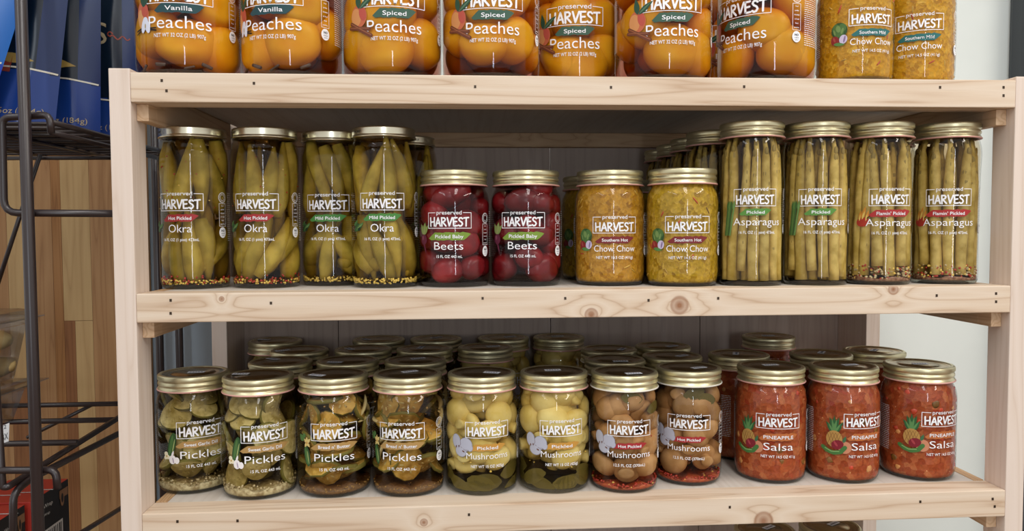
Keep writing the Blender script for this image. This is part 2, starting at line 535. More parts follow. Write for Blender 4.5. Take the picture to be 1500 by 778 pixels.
# ---- printed labels ------------------------------------------------------
def pictures(kind):
    """(list of (colour, shapes)) of the little drawing printed left of the words, centred at 0,0 (metres)"""
    G1, G2, G3 = (52, 96, 46), (84, 134, 62), (128, 168, 84); m = .001
    if kind == 'okra':
        return [(G1, [leaf(-11 * m, -6 * m, 9 * m, 3 * m, 9 * m), leaf(-10 * m, 4 * m, 7 * m, -2 * m, 7 * m)]), (G2, [leaf(-6 * m, -6 * m, 10 * m, 6 * m, 5 * m), leaf(-11 * m, 1 * m, -1 * m, 9 * m, 4 * m)]), ((30, 62, 34), [ell(1 * m, -3 * m, 3 * m, 3.5 * m)]), (G3, [leaf(-3 * m, -3 * m, 9 * m, 3.5 * m, 1.6 * m)])]
    if kind == 'beet':
        return [((150, 172, 82), [leaf(0, 6 * m, -7 * m, 21 * m, 8 * m), leaf(0, 6 * m, 3 * m, 23 * m, 8 * m), leaf(0, 6 * m, 9 * m, 19 * m, 6 * m)]), ((186, 196, 120), [leaf(0, 6 * m, -6 * m, 20 * m, 1.2 * m), leaf(0, 6 * m, 3 * m, 21 * m, 1.2 * m)]), ((118, 36, 66), [ell(0, 0, 6.5 * m, 7 * m), leaf(0, -4 * m, 5 * m, -19 * m, 3 * m)]), ((158, 74, 100), [ell(-2 * m, 2 * m, 2.2 * m, 3 * m)])]
    if kind == 'chow':
        return [(G1, [ell(0, 6 * m, 10.5 * m, 10 * m)]), (G2, [ell(-4 * m, 9 * m, 5 * m, 5.5 * m), ell(4 * m, 9 * m, 5 * m, 5.5 * m), ell(0, 3 * m, 6 * m, 6 * m)]), (G3, [ell(-1 * m, 8 * m, 3 * m, 4.5 * m, .3), ell(4 * m, 5 * m, 1.5 * m, 4 * m, -.3), ell(-6 * m, 4 * m, 1.3 * m, 4 * m, .3)]), ((164, 38, 40), [ell(-5 * m, -7 * m, 5.5 * m, 6.5 * m, .4)]), ((196, 74, 66), [ell(-6 * m, -5 * m, 1.4 * m, 3.5 * m, .4)]), ((206, 196, 222), [ell(5.5 * m, -6 * m, 5 * m, 5.8 * m, -.2)]), ((150, 120, 178), [ell(7 * m, -6 * m, 1.2 * m, 4.5 * m, -.2)]), ((94, 158, 70), [leaf(-7 * m, -11 * m, 8 * m, -13 * m, 4.5 * m)])]
    if kind == 'asp':
        out = []
        for i, (a, b) in enumerate([(-7, -2), (-4, 1), (-1, 4), (2, 8)]):
            out.append(([(78, 130, 58), (104, 156, 70), (70, 118, 54), (118, 168, 84)][i], [stroke([(a * m, -23 * m), (b * m, 12 * m)], 2.6 * m), leaf(b * m - .0005, 9 * m, b * m + .0012, 23 * m, 4.2 * m)]))
        return out
    if kind == 'flame':
        return [((206, 52, 34), [ell(0, -5 * m, 9 * m, 6 * m, .15)]), ((238, 150, 40), [leaf(-5 * m, -3 * m, -2 * m, 10 * m, 4 * m), leaf(-1 * m, -2 * m, 4 * m, 15 * m, 5 * m), leaf(4 * m, -3 * m, 8 * m, 10 * m, 3.6 * m)]), ((250, 214, 96), [leaf(-1 * m, -2 * m, 3 * m, 9 * m, 2.6 * m), leaf(-5 * m, -4 * m, -3 * m, 5 * m, 2 * m), leaf(4 * m, -4 * m, 6 * m, 5 * m, 2 * m)]), ((60, 30, 20), [leaf(5 * m, -1 * m, 10 * m, 3 * m, 1.4 * m)])]
    if kind == 'dill':
        return [(G1, [ell(0, 8 * m, 5.5 * m, 17 * m, -.22)]), (G2, [ell(-1 * m, 8 * m, 2.2 * m, 14 * m, -.22)]), ((176, 196, 110), [ell(2.5 * m, 6 * m, .8 * m, 11 * m, -.22)]), ((240, 232, 200), [ell(-9 * m, -4 * m, 3.2 * m, 3 * m), ell(-6 * m, -8 * m, 3 * m, 3 * m), ell(-10 * m, -9 * m, 2.6 * m, 2.6 * m)]), ((232, 190, 92), [ell(-8 * m, -7 * m, 1.4 * m, 1.4 * m)]), ((244, 240, 240), [ell(1 * m, -11 * m, 5 * m, 6 * m), leaf(0, -7 * m, 3 * m, 1 * m, 3 * m), ell(7 * m, -12 * m, 3.4 * m, 4.4 * m)]), ((200, 180, 204), [ell(2 * m, -12 * m, 1 * m, 4 * m, .2)])]
    if kind == 'bnb':
        return [(G1, [ell(0, -8 * m, 5 * m, 14 * m, .18)]), (G2, [ell(-1 * m, -8 * m, 2 * m, 12 * m, .18)]), ((176, 196, 110), [ell(2 * m, -10 * m, .8 * m, 9 * m, .18)]), (G2, [ell(-9 * m, 14 * m, 5 * m, 4 * m, .4), ell(-5 * m, 18 * m, 3 * m, 3 * m), ell(-12 * m, 16 * m, 3 * m, 3 * m)]), ((244, 214, 120), [leaf(0, 9 * m, 6 * m, 15 * m, 4 * m), leaf(0, 9 * m, -5 * m, 14 * m, 4 * m), leaf(0, 9 * m, 5 * m, 4 * m, 4 * m), leaf(0, 9 * m, -4 * m, 3 * m, 4 * m), leaf(0, 9 * m, 0, 17 * m, 4 * m)]), ((226, 160, 60), [ell(0, 9 * m, 1.5 * m, 1.5 * m)])]
    if kind == 'mush':
        g = (196, 200, 220)
        return [((160, 162, 186), [ell(-8 * m, 5 * m, 7.0 * m, 9.2 * m, .15), ell(6 * m, 2 * m, 9.2 * m, 8.8 * m), ell(-1 * m, -7.5 * m, 8.6 * m, 6.8 * m, -.25), ell(12 * m, -2 * m, 4 * m, 4.5 * m)]), (g, [ell(-8 * m, 5 * m, 6.4 * m, 8.6 * m, .15), ell(6 * m, 2 * m, 8.6 * m, 8.2 * m), ell(-1 * m, -7.5 * m, 8.0 * m, 6.2 * m, -.25), ell(12 * m, -2 * m, 3.4 * m, 4 * m)]), ((150, 128, 140), [stroke([(-2 * m, 8 * m), (-1 * m, 2 * m), (-4 * m, -3 * m)], .6 * m), stroke([(-1 * m, -1.5 * m), (5 * m, -5 * m), (10 * m, -5 * m)], .6 * m)]), ((130, 84, 74), [ell(3 * m, -7 * m, 2 * m, .9 * m, -.4), ell(-8 * m, -2 * m, 1 * m, 1.6 * m), ell(-4 * m, -1 * m, .8 * m, 1.2 * m)])]
    if kind == 'salsa':
        sp = [leaf(0, 4 * m, x * m, y * m, 4.4 * m) for x, y in ((-11, 18), (-6, 24), (0, 27), (6, 25), (11, 19), (-9, 12), (9, 12))]
        sp2 = [leaf(0, 3 * m, x * m, y * m, 2.6 * m) for x, y in ((-8, 17), (-3, 23), (3, 23), (8, 17), (0, 17))]
        cr = [stroke([(-9 * m + i * 3.6 * m, -14 * m), (-9 * m + i * 3.6 * m + 7 * m, 4 * m)], .5 * m, False) for i in range(4)] + [stroke([(9 * m - i * 3.6 * m, -14 * m), (9 * m - i * 3.6 * m - 7 * m, 4 * m)], .5 * m, False) for i in range(4)]
        return [((46, 110, 56), sp), ((96, 160, 84), sp2), ((206, 152, 66), [ell(0, -4 * m, 10 * m, 11 * m)]), ((150, 96, 40), cr), ((226, 140, 96), [ell(13 * m, -14 * m, 8 * m, 8 * m, .4)]), ((60, 120, 74), [leaf(11 * m, -8 * m, 14 * m, 1 * m, 4 * m)]), ((150, 24, 42), [ell(4 * m, -11 * m, 7.5 * m, 6 * m, .3)]), ((196, 60, 70), [ell(2 * m, -10 * m, 1.4 * m, 4 * m, .6)]), ((70, 134, 58), [stroke([(-14 * m, -16 * m), (-8 * m, -20 * m), (0, -22 * m), (8 * m, -20 * m), (13 * m, -14 * m)], 5.4 * m)]), ((140, 190, 106), [stroke([(-11 * m, -17 * m), (-3 * m, -20.5 * m), (6 * m, -19.5 * m)], 1.2 * m)])]
    if kind == 'spiced':
        return [((232, 110, 66), [ell(0, 0, 12.5 * m, 14 * m)]), ((244, 158, 84), [ell(-4 * m, -1 * m, 8 * m, 11 * m, .1)]), ((222, 84, 66), [ell(6 * m, 3 * m, 5 * m, 9 * m, .2)]), ((46, 92, 66), [leaf(1 * m, 9 * m, -2 * m, 30 * m, 8 * m), leaf(2 * m, 9 * m, 22 * m, 24 * m, 7 * m)]), ((96, 140, 100), [leaf(2 * m, 9 * m, 20 * m, 23 * m, 2 * m)]), ((128, 62, 36), [stroke([(-14 * m, -13 * m), (16 * m, -17 * m)], 4.6 * m), stroke([(-12 * m, -8 * m), (18 * m, -25 * m)], 5 * m)]), ((176, 98, 60), [stroke([(-12 * m, -7.5 * m), (18 * m, -24 * m)], 1.2 * m), stroke([(-14 * m, -12.4 * m), (15 * m, -16 * m)], 1 * m)])]
    if kind == 'vanilla':
        return [((232, 110, 66), [ell(-1 * m, 0, 11 * m, 16 * m, .1)]), ((246, 168, 92), [ell(-5 * m, -4 * m, 6 * m, 11 * m, .15)]), ((222, 84, 60), [ell(3 * m, 5 * m, 6 * m, 8 * m)]), ((42, 86, 62), [leaf(1 * m, 9 * m, -4 * m, 30 * m, 7 * m), leaf(1 * m, 9 * m, 14 * m, 28 * m, 6 * m)]), ((34, 26, 26), [stroke([(-14 * m, -18 * m), (-2 * m, -16 * m), (20 * m, -20 * m)], 2 * m), stroke([(-14 * m, -22 * m), (2 * m, -17 * m), (20 * m, -17 * m)], 1.6 * m)]), ((222, 226, 240), [ell(1 * m, -13 * m, 4 * m, 9 * m, -.25), ell(7 * m, -14 * m, 4 * m, 9 * m, .3), ell(4 * m, -8 * m, 4.5 * m, 5 * m)]), ((190, 160, 90), [ell(4 * m, -14 * m, 1 * m, 3 * m)])]


LAB = {}


def label_parts(key, kind, name, weight, banner, bcol, pic, z, sizes):
    """meshes of the print: words (white), banner, picture, side print"""
    if key in LAB: return LAB[key]
    S = SHAPES[kind]; wr = Wrap(S['rf'], S['R']); m = .001
    zp, zh, zb, zn, zw = [v * m for v in z]          # preserved, HARVEST, banner, name, weight (heights, mm)
    fw = sizes.get('fw', 58) * m; hh = sizes.get('hh', 10.5) * m; ps = sizes.get('ps', 6.0) * m
    w = MB(); lw = .75 * m
    fb = zh - hh / 2 - 2.6 * m; ft = zp
    pw = sizes.get('pw', fw * .56 / m) * m
    sh = [stroke([(-pw / 2 - 2 * m, ft), (-fw / 2, ft), (-fw / 2, fb), (fw / 2, fb), (fw / 2, ft), (pw / 2 + 2 * m, ft)], lw)]
    wr.add(w, sh); wr.add(w, text('preserved', 0, zp + .3 * m, ps * .84, pw, bold=.00008))
    wr.add(w, lettered('HARVEST', 0, zh, hh, fw * .87, hh * .185))
    wr.add(w, text(name, sizes.get('nx', 0) * m, zn, sizes['nc'] * m, sizes['nw'] * m, off=-.003))
    wr.add(w, text(weight, sizes.get('wx', 0) * m, zw, sizes.get('wc', 3.6) * m, sizes['ww'] * m, bold=.00008))
    b = MB(); bw = sizes['bw'] * m; bh = sizes.get('bh', 8.5) * m; bx = sizes.get('bx', 0) * m
    wr.add(b, [strip(bx - bw / 2, bx + bw / 2, zb, bh)], 0, .0003)
    wr.add(b, text(banner, bx, zb, bh * .5, bw * sizes.get('bt', .72), bold=.0001), 1, .0006)
    p = MB(); pm = []; px, pz, psx = sizes['pic']
    for i, (c, shp) in enumerate(pictures(pic)):
        pm.append(ink(c)); wr.add(p, [(V * psx + np.array([px * m, pz * m]), F) for V, F in shp], i, .0003 + .00007 * i)
    s = MB(); sx = sizes.get('sx', 55) * m
    z1, z2, z3 = [v * m for v in sizes.get('side', (zp / m - 5, zb / m + 1.5, zw / m + 6))]
    t = np.linspace(0, 2 * PI, 25)
    wr.add(s, [stroke([(sx + 6.2 * m * math.cos(a), z1 + 6.2 * m * math.sin(a)) for a in t], .7 * m, False), stroke([(sx + 3.6 * m * math.cos(a), z1 + 3.6 * m * math.sin(a)) for a in t], .4 * m, False)])
    for k in range(14):
        a = 2 * PI * k / 14; wr.add(s, [stroke([(sx + 4.4 * m * math.cos(a), z1 + 4.4 * m * math.sin(a)), (sx + 5.4 * m * math.cos(a + .1), z1 + 5.4 * m * math.sin(a + .1))], .5 * m, False)])
    bw_, bh_ = 5.6 * m, (z1 - z3 - 15.5 * m) / 2
    z2 = (z1 + z3) / 2 + .3 * m
    wr.add(s, [stroke([(sx - bw_, z2 - bh_), (sx + bw_, z2 - bh_), (sx + bw_, z2 + bh_), (sx - bw_, z2 + bh_), (sx - bw_, z2 - bh_)], .5 * m)])
    for i, tx in enumerate(('% of', 'profits', 'donated', 'to local', 'food', 'pantries.')):
        wr.add(s, text(tx, sx, z2 + bh_ * (.8 - i * .32), 1.6 * m, bold=.00006))
    wr.add(s, [ell(sx, z3, 6.0 * m, 6.8 * m)], 0, .0003)
    wr.add(s, text('NO', sx, z3 + 2.4 * m, 2.6 * m, bold=.0001), 1, .0006)
    wr.add(s, text('artificial', sx, z3 - 1.0 * m, 1.5 * m), 1, .0006); wr.add(s, text('colors', sx, z3 - 3.6 * m, 1.5 * m), 1, .0006)
    q = MB(); rnd = random.Random(5)                       # the small-print panel on the back, unreadable at this size
    circ = 2 * PI * S['R'] / m
    for x0, x1 in ((sizes.get('tr', 66), circ + sizes.get('tl2', -70)),):
        zz = zp + 2 * m
        while zz > zw - 2 * m:
            x = x0 * m
            while x < x1 * m:
                l = rnd.uniform(1.5, 5) * m
                wr.add(q, [stroke([(x, zz), (min(x + l, x1 * m), zz)], .75 * m, False)])
                x += l + .9 * m
            zz -= 2.5 * m
    LAB[key] = (w.mesh('printed_label', INK), b.mesh('banner', [ink(bcol, True), INK]), p.mesh('picture', pm), s.mesh('side_print', [INK, ink((70, 74, 84))]), q.mesh('small_print', INK))
    return LAB[key]


# ---- what is inside ------------------------------------------------------
def cyl(r, a, z): return (r * math.sin(a), -r * math.cos(a), z)


OKRA = mat('okra_skin', (176, 152, 62), .4, spec=.12, vary=.32, noise=(138, 118, 40), nscale=45, bump=.15)
ASPG = mat('asparagus_skin', (206, 180, 104), .42, spec=.12, vary=.18, noise=(170, 144, 70), nscale=60)
ASPT = mat('asparagus_scale', (150, 130, 74), .5, spec=.12, vary=.2)
BEET = mat('beet_skin', (128, 26, 30), .28, spec=.3, vary=.28, noise=(92, 12, 18), nscale=40)
PFLESH = mat('pickle_flesh', (202, 186, 126), .35, spec=.12, vary=.24, noise=(166, 148, 86), nscale=120)
PSKIN = mat('pickle_skin', (112, 104, 48), .4, spec=.12, vary=.2)
BFLESH = mat('bread_pickle_flesh', (208, 174, 92), .35, spec=.12, vary=.26, noise=(160, 124, 48), nscale=90)
ONION = mat('pale_onion', (204, 186, 132), .4, spec=.12, vary=.1)
MUSH = mat('pale_mushroom', (218, 198, 128), .34, spec=.12, vary=.16, noise=(196, 170, 92), nscale=30)
MUSHB = mat('brown_mushroom', (184, 142, 94), .4, spec=.12, vary=.22, noise=(150, 108, 64), nscale=35)
BAY = mat('olive_leaf', (92, 80, 34), .45, spec=.12, vary=.2)
SEED = mat('mustard_seed', (222, 190, 96), .4, spec=.12)
CHILI = mat('red_chili_flake', (164, 44, 22), .4)
GARL = mat('minced_garlic', (202, 186, 142), .6, noise=(150, 128, 84), nscale=200)
PEACH = mat('peach_flesh', (218, 156, 30), .3, spec=.12, vary=.14, noise=(204, 132, 14), nscale=26)
VANI = mat('vanilla_pod', (70, 44, 26), .5)
CHOWA = relish('chow_relish_orange', [(146, 98, 22), (174, 124, 32), (188, 138, 44), (166, 116, 28), (196, 148, 60), (152, 100, 22)], 200)
CHOWB = relish('chow_relish_yellow', [(140, 104, 16), (172, 138, 30), (186, 150, 44), (160, 126, 22), (196, 160, 62), (148, 112, 18)], 200)
CHOWC = relish('chow_relish_amber', [(166, 112, 20), (190, 136, 24), (200, 148, 34), (180, 126, 18), (208, 160, 50), (168, 116, 18)], 200)
SALSA = relish('salsa_sauce', [(138, 58, 28), (154, 70, 36), (166, 82, 44), (146, 62, 30), (178, 102, 60), (152, 56, 32)], 150)
TOM = mat('tomato_piece', (192, 64, 34), .3, vary=.2)
PINEP = mat('pineapple_piece', (210, 146, 84), .35, vary=.15)
GPEP = mat('green_pepper_piece', (124, 84, 32), .35, vary=.2)
RPEP = mat('red_pepper_piece', (190, 62, 30), .35, vary=.2)
CABB = mat('cabbage_shred', (196, 156, 62), .35, vary=.2)

BR = {'okra': tinted('okra_brine', (206, 172, 60), 30), 'asp': tinted('asparagus_brine', (222, 194, 112), 20), 'beet': tinted('beet_brine', (176, 40, 44), 32),
      'dill': tinted('dill_brine', (184, 162, 84), 34), 'bnb': tinted('bread_pickle_brine', (202, 160, 66), 26), 'mush': tinted('mushroom_brine', (230, 204, 104), 16),
      'hot': tinted('hot_mushroom_brine', (206, 160, 90), 20), 'peach': tinted('peach_syrup', (210, 112, 24), 34)}


def brine(kind, key, root, lo=.0035):
    S = SHAPES[kind]; mb = MB(); top = S['pr'][-1][1] - .004
    zz = np.linspace(lo, top, 24)
    mb.lathe([(0, lo)] + [(S['rf'](z) - .0007, z) for z in zz] + [(0, top)], 40)
    return mb.build('brine' if key != 'peach' else 'syrup', BR[key], root)


def pod(rnd, rr, a0, z0, L, tilt, r, up):
    pts = []; rad = []; n = 13
    for i in range(n):
        t = i / (n - 1); tt = t if up else 1 - t
        a = a0 + math.sin(tilt) * L * (t - .5) / rr + .06 * math.sin(t * PI); z = z0 + math.cos(tilt) * L * (t - .5)
        pts.append(cyl(rr, a, z))
        q = tt
        rad.append(r * (.62 if q < .02 else .74 if q < .09 else .95 if q < .18 else 1.0 if q < .35 else max(.16, 1 - ((q - .35) / .65) ** 1.6 * .86)))
    mb = MB(); mb.tube(pts, rad, 15, 0, .055, 5); return mb


def scatter(rnd, S, n, zlo, zhi, size, mi_n, mb, inner=.0):
    for _ in range(n):
        z = rnd.uniform(zlo, zhi); R = S['rf'](z) - .0010
        q = rnd.random(); r = R * (1 if q < .7 else math.sqrt(rnd.random())) - size
        a = rnd.uniform(0, 2 * PI); s = size * rnd.uniform(.7, 1.2)
        mb.blob(cyl(r, a, z), (s, s * rnd.uniform(.7, 1), s * rnd.uniform(.6, 1)), Matrix.Rotation(rnd.uniform(0, 3), 3, 'Z'), 6, 4, rnd.choice(mi_n))


def slice_mesh(rnd, r, th, crinkle=0):
    mb = MB(); seg = 22; pr = [(0, -th / 2), (r * .5, -th / 2), (r * .93, -th / 2), (r, -th * .3), (r, th * .3), (r * .93, th / 2), (r * .5, th / 2), (0, th / 2)]
    md = (lambda k, i: (0 if k in (0, 7) else crinkle * math.cos(i * PI)))
    mb.lathe(pr[:3], seg, 0, md); mb.lathe(pr[2:6], seg, 1, lambda k, i: crinkle * math.cos(i * PI)); mb.lathe(pr[5:], seg, 0, lambda k, i: 0 if k == 2 else crinkle * math.cos(i * PI))
    # pale seed ring on both faces
    for sgn in (-1, 1):
        for k in range(7):
            a = 2 * PI * k / 7 + .2; mb.blob((r * .42 * math.cos(a), r * .42 * math.sin(a), sgn * th / 2), (r * .15, r * .07, .0005), Matrix.Rotation(a, 3, 'Z'), 6, 4, 2)
    return mb


def orient(normal, spin=0):
    n = Vector(normal).normalized(); return n.to_track_quat('Z', 'Y').to_matrix() @ Matrix.Rotation(spin, 3, 'Z')


def place(mb, M, c):
    c = Vector(c); mb.v = [tuple(M @ Vector(p) + c) for p in mb.v]; return mb


def press(mb, S, M, a0, z0, rc, stretch=1.15, gap=.0009):
    """turn a piece by M, then lay it against the curved glass at angle a0: what would poke through flattens on the wall"""
    out = []
    for p in mb.v:
        q = M @ Vector(p); z = min(max(z0 + q.z, .0048), S['pr'][-1][1] - .006)
        r = min(rc - q.y, S['rf'](z) - gap); out.append(cyl(max(r, .001), a0 + stretch * q.x / max(rc, .02) * (.82 if rc < .05 else .8), z))
    mb.v = out; return mb


SEEDP = mat('cucumber_seed', (196, 178, 116), .4, spec=.12)


def fill_okra(S, root, rnd, hot):
    rr = S['R'] - .0148
    n = 10; a0 = rnd.uniform(0, 2)
    for i in range(n):
        r = rnd.uniform(.0108, .0132); L = rnd.uniform(.078, .098)
        pod(rnd, S['R'] - .0012 - r, a0 + 2 * PI * i / n + rnd.uniform(-.1, .1), min(.064 + rnd.uniform(-.012, .006), L * .5 + .008), L, rnd.uniform(-.85, .85), r, rnd.random() < .72).build('okra_pod', OKRA, root)
    for i in range(n):
        r = rnd.uniform(.0104, .0126); L = rnd.uniform(.084, .100)
        pod(rnd, S['R'] - .0014 - r, a0 + .35 + 2 * PI * i / n + rnd.uniform(-.1, .1), .141 + rnd.uniform(-.006, .003), L, rnd.uniform(-.35, .35), r, rnd.random() < .4).build('okra_pod', OKRA, root)
    for i in range(4):
        r = .0125
        pod(rnd, .012, i * 1.6, .10 + rnd.uniform(-.01, .01), .15, rnd.uniform(-.06, .06), r, True).build('okra_pod', OKRA, root)
    for i in range(2):
        a = rnd.uniform(-.8, .8) + i; mb = MB(); mb.blob((0, 0, 0), (.011, .011, .010), None, 12, 8, 0, .08, rnd)
        place(mb, Matrix.Identity(3), cyl(S['R'] - .0155, a, .030 + .03 * i)).build('okra_pod', OKRA, root)
    mb = MB(); scatter(rnd, S, 300, .0055, .0115, .0016, [0] * (3 if hot else 1) + ([1] if hot else []), mb)
    mb.build('mustard_seeds', [SEED, CHILI], root, kind='stuff')
    if hot:
        mb = MB(); scatter(rnd, S, 70, .008, .017, .0016, [0], mb); scatter(rnd, S, 46, .10, .165, .0011, [0, 0, 1], mb)
        mb.build('chili_flakes', [CHILI, SEED], root, kind='stuff')


def sediment(S, root, name, M, top, rnd):
    mb = MB(); q = rnd.uniform(0, 6)
    mb.lathe([(0, .0045)] + [(S['rf'](z) - .0013, z) for z in (.0045, .006, .008)] + [(S['rf'](top) - .0016, top), (S['R'] * .5, top + .001), (0, top + .001)], 40, 0, lambda k, i: 0)
    mb.v = [(x, y, z + (.0018 * math.sin(5 * math.atan2(y, x) + q) + .001 * math.sin(11 * math.atan2(y, x)) if z > top - .0005 else 0)) for x, y, z in mb.v]
    mb.build(name, M, root, kind='stuff')


def spear(rnd, rr, a0, z0, z1, r, drift):
    pts = []; rad = []; n = 16; ph = rnd.uniform(0, 6)
    for i in range(n):
        t = i / (n - 1); a = a0 + drift * t + .03 * math.sin(5 * t + ph); z = z0 + (z1 - z0) * t
        pts.append(cyl(min(rr, rr - max(0, z - .172) * .28), a, z)); rad.append(r * (1 if t < .6 else 1 - .25 * (t - .6) / .4 if t < .93 else .45) * (1 + .05 * math.sin(17 * t + ph)))
    mb = MB(); mb.tube(pts, rad, 9)
    for k in range(9):                            # leaf scales, close together near the tip
        t = [.22, .42, .58, .68, .75, .81, .86, .91, .96][k]; i = t * (n - 1); j = int(i); p = Vector(pts[j]).lerp(Vector(pts[min(j + 1, n - 1)]), i - j)
        out = Vector(cyl(1, a0 + drift * t + rnd.uniform(-1.1, 1.1), 0)); rr_ = rad[j] * .9
        mb.blob(p + out * rr_ * .75, (rr_ * .34, rr_ * .58, .0055 if k > 1 else .0045), orient((0, 0, 1), math.atan2(out.y, out.x)), 7, 5, 1)
    return mb


def fill_asp(S, root, rnd, hot):
    lo = .007 if not hot else .012; n = 14; a0 = rnd.uniform(0, 1)
    for i in range(n):
        r = rnd.uniform(.0056, .0082); rr = .0388 - r - .0008
        spear(rnd, rr, a0 + 2 * PI * i / n + rnd.uniform(-.08, .08), lo + rnd.choice([0, 0, .004, .012]), rnd.uniform(.181, .190), r, rnd.uniform(-.25, .25)).build('asparagus_spear', [ASPG, ASPT], root)
    for i in range(7):
        spear(rnd, .018, a0 + 2 * PI * i / 7, lo, rnd.uniform(.176, .186), .0070, rnd.uniform(-.3, .3)).build('asparagus_spear', [ASPG, ASPT], root)
    if hot:
        sediment(S, root, 'spice_sediment', mat('chili_spice', (104, 62, 40), .6, noise=(150, 112, 84), nscale=260), .0090, rnd)
        mb = MB(); scatter(rnd, S, 330, .0075, .025, .0019, [0, 0, 0, 1, 1, 2], mb)
        mb.build('garlic_and_chili', [GARL, CHILI, SEED], root, kind='stuff')


def loose(rnd, n, zlo, zhi, R, seeds=14):
    """n well-spread (angle, height) spots round a cylinder"""
    P = []
    for k in range(n):
        best = None
        for _ in range(seeds):
            a, z = rnd.uniform(0, 2 * PI), rnd.uniform(zlo, zhi)
            d = min([math.hypot(((a - b + PI) % (2 * PI) - PI) * R, z - y) for b, y in P] or [9])
            if best is None or d > best[0]: best = (d, a, z)
        P.append(best[1:])
    return P


def fill_beet(S, root, rnd):
    for a, z in loose(rnd, 30, .018, .126, S['R']):
        r = rnd.uniform(.0165, .0205); zc = max(z, r * .9 + .004)
        rc = S['rf'](min(zc + max(0, zc - .095) * .8, .13)) - r * .93 + .0010
        mb = MB(); mb.blob((0, 0, 0), (r * rnd.uniform(1.0, 1.15), r * .96, r * rnd.uniform(.85, 1.0)), None, 20, 14, 0, .04, rnd)
        press(mb, S, Matrix.Rotation(rnd.uniform(-.6, .6), 3, 'Y'), a, zc, rc, 1.25).build('baby_beet', BEET, root)
    for z in (.035, .07, .105):
        mb = MB(); mb.blob((0, 0, z), (.026, .026, .020)); mb.build('baby_beet', BEET, root)


def fill_slices(S, root, rnd, key):
    fl, sk = (PFLESH, PSKIN) if key == 'dill' else (BFLESH, PSKIN)
    for a, z in loose(rnd, 32, .022, .126, S['R']):
        r = rnd.uniform(.0165, .0225); th = rnd.uniform(.0042, .0060)
        tilt = rnd.uniform(-.75, .75) if key == 'dill' else rnd.uniform(-1.45, 1.45)
        zc = min(max(z, r * abs(math.cos(tilt)) + .007), .130 - r * abs(math.cos(tilt)) * .8)
        rc = S['rf'](min(zc + r * abs(math.cos(tilt)) * .85, .128)) - .0014 - th * .5 * abs(math.cos(tilt)) - abs(math.sin(tilt)) * r * .9 - rnd.choice([0, 0, .006])
        nv = Vector((rnd.uniform(-.35, .35), -math.cos(tilt), math.sin(tilt)))
        mb = slice_mesh(rnd, r, th, 0 if key == 'dill' else .0005)
        press(mb, S, orient(nv, rnd.random() * 3), a, zc, rc, 1.2).build('pickle_slice', [fl, sk, SEEDP], root)
    if key == 'bnb':
        for i in range(8):
            a = rnd.uniform(-2.9, 2.9); z = rnd.uniform(.03, .112); tl = rnd.uniform(-1.2, 1.2); L = .034; R = S['rf'](z) - .0034
            mb = MB(); mb.tube([cyl(R - .003 * (t * t), a + math.cos(tl) * L * t / R / 2, z + math.sin(tl) * L * t / 2) for t in np.linspace(-1, 1, 9)], [.0012, .002, .0026, .0030, .0030, .0030, .0026, .002, .0012], 8, 0, flat=.7)
            mb.build('onion_strip', ONION, root)
        sediment(S, root, 'spice_sediment', mat('brown_spice', (120, 86, 46), .6, noise=(90, 62, 32), nscale=250), .0105, rnd)
        mb = MB(); scatter(rnd, S, 160, .0065, .0125, .0012, [0], mb); scatter(rnd, S, 26, .08, .12, .0012, [0], mb); mb.build('mustard_seeds', [mat('brown_seed', (150, 112, 50), .4)], root, kind='stuff')
    else:
        sediment(S, root, 'garlic_sediment', GARL, .0125, rnd)
        mb = MB(); scatter(rnd, S, 340, .0065, .0190, .0017, [0], mb); mb.build('minced_garlic', [GARL], root, kind='stuff')
    for z in (.03, .06, .09, .115):
        mb = slice_mesh(rnd, .021, .014); place(mb, Matrix.Rotation(.3, 3, 'X'), (0, 0, z)).build('pickle_slice', [fl, sk, SEEDP], root)


def mushroom(rnd, r):
    mb = MB(); k = r / .0165
    pr = [(0, -.0135), (.0055, -.0135), (.0062, -.011), (.0058, -.005), (.0085, -.0058), (.0135, -.0055), (.0160, -.0030), (.0166, .0010), (.0150, .0065), (.0112, .0105), (.006, .0128), (0, .0135)]
    mb.lathe([(a * k, b * k) for a, b in smooth(pr, 2)], 20, 0, lambda q, i: .0005 * math.sin(2 * 2 * PI * i / 20 + r * 900)); return mb


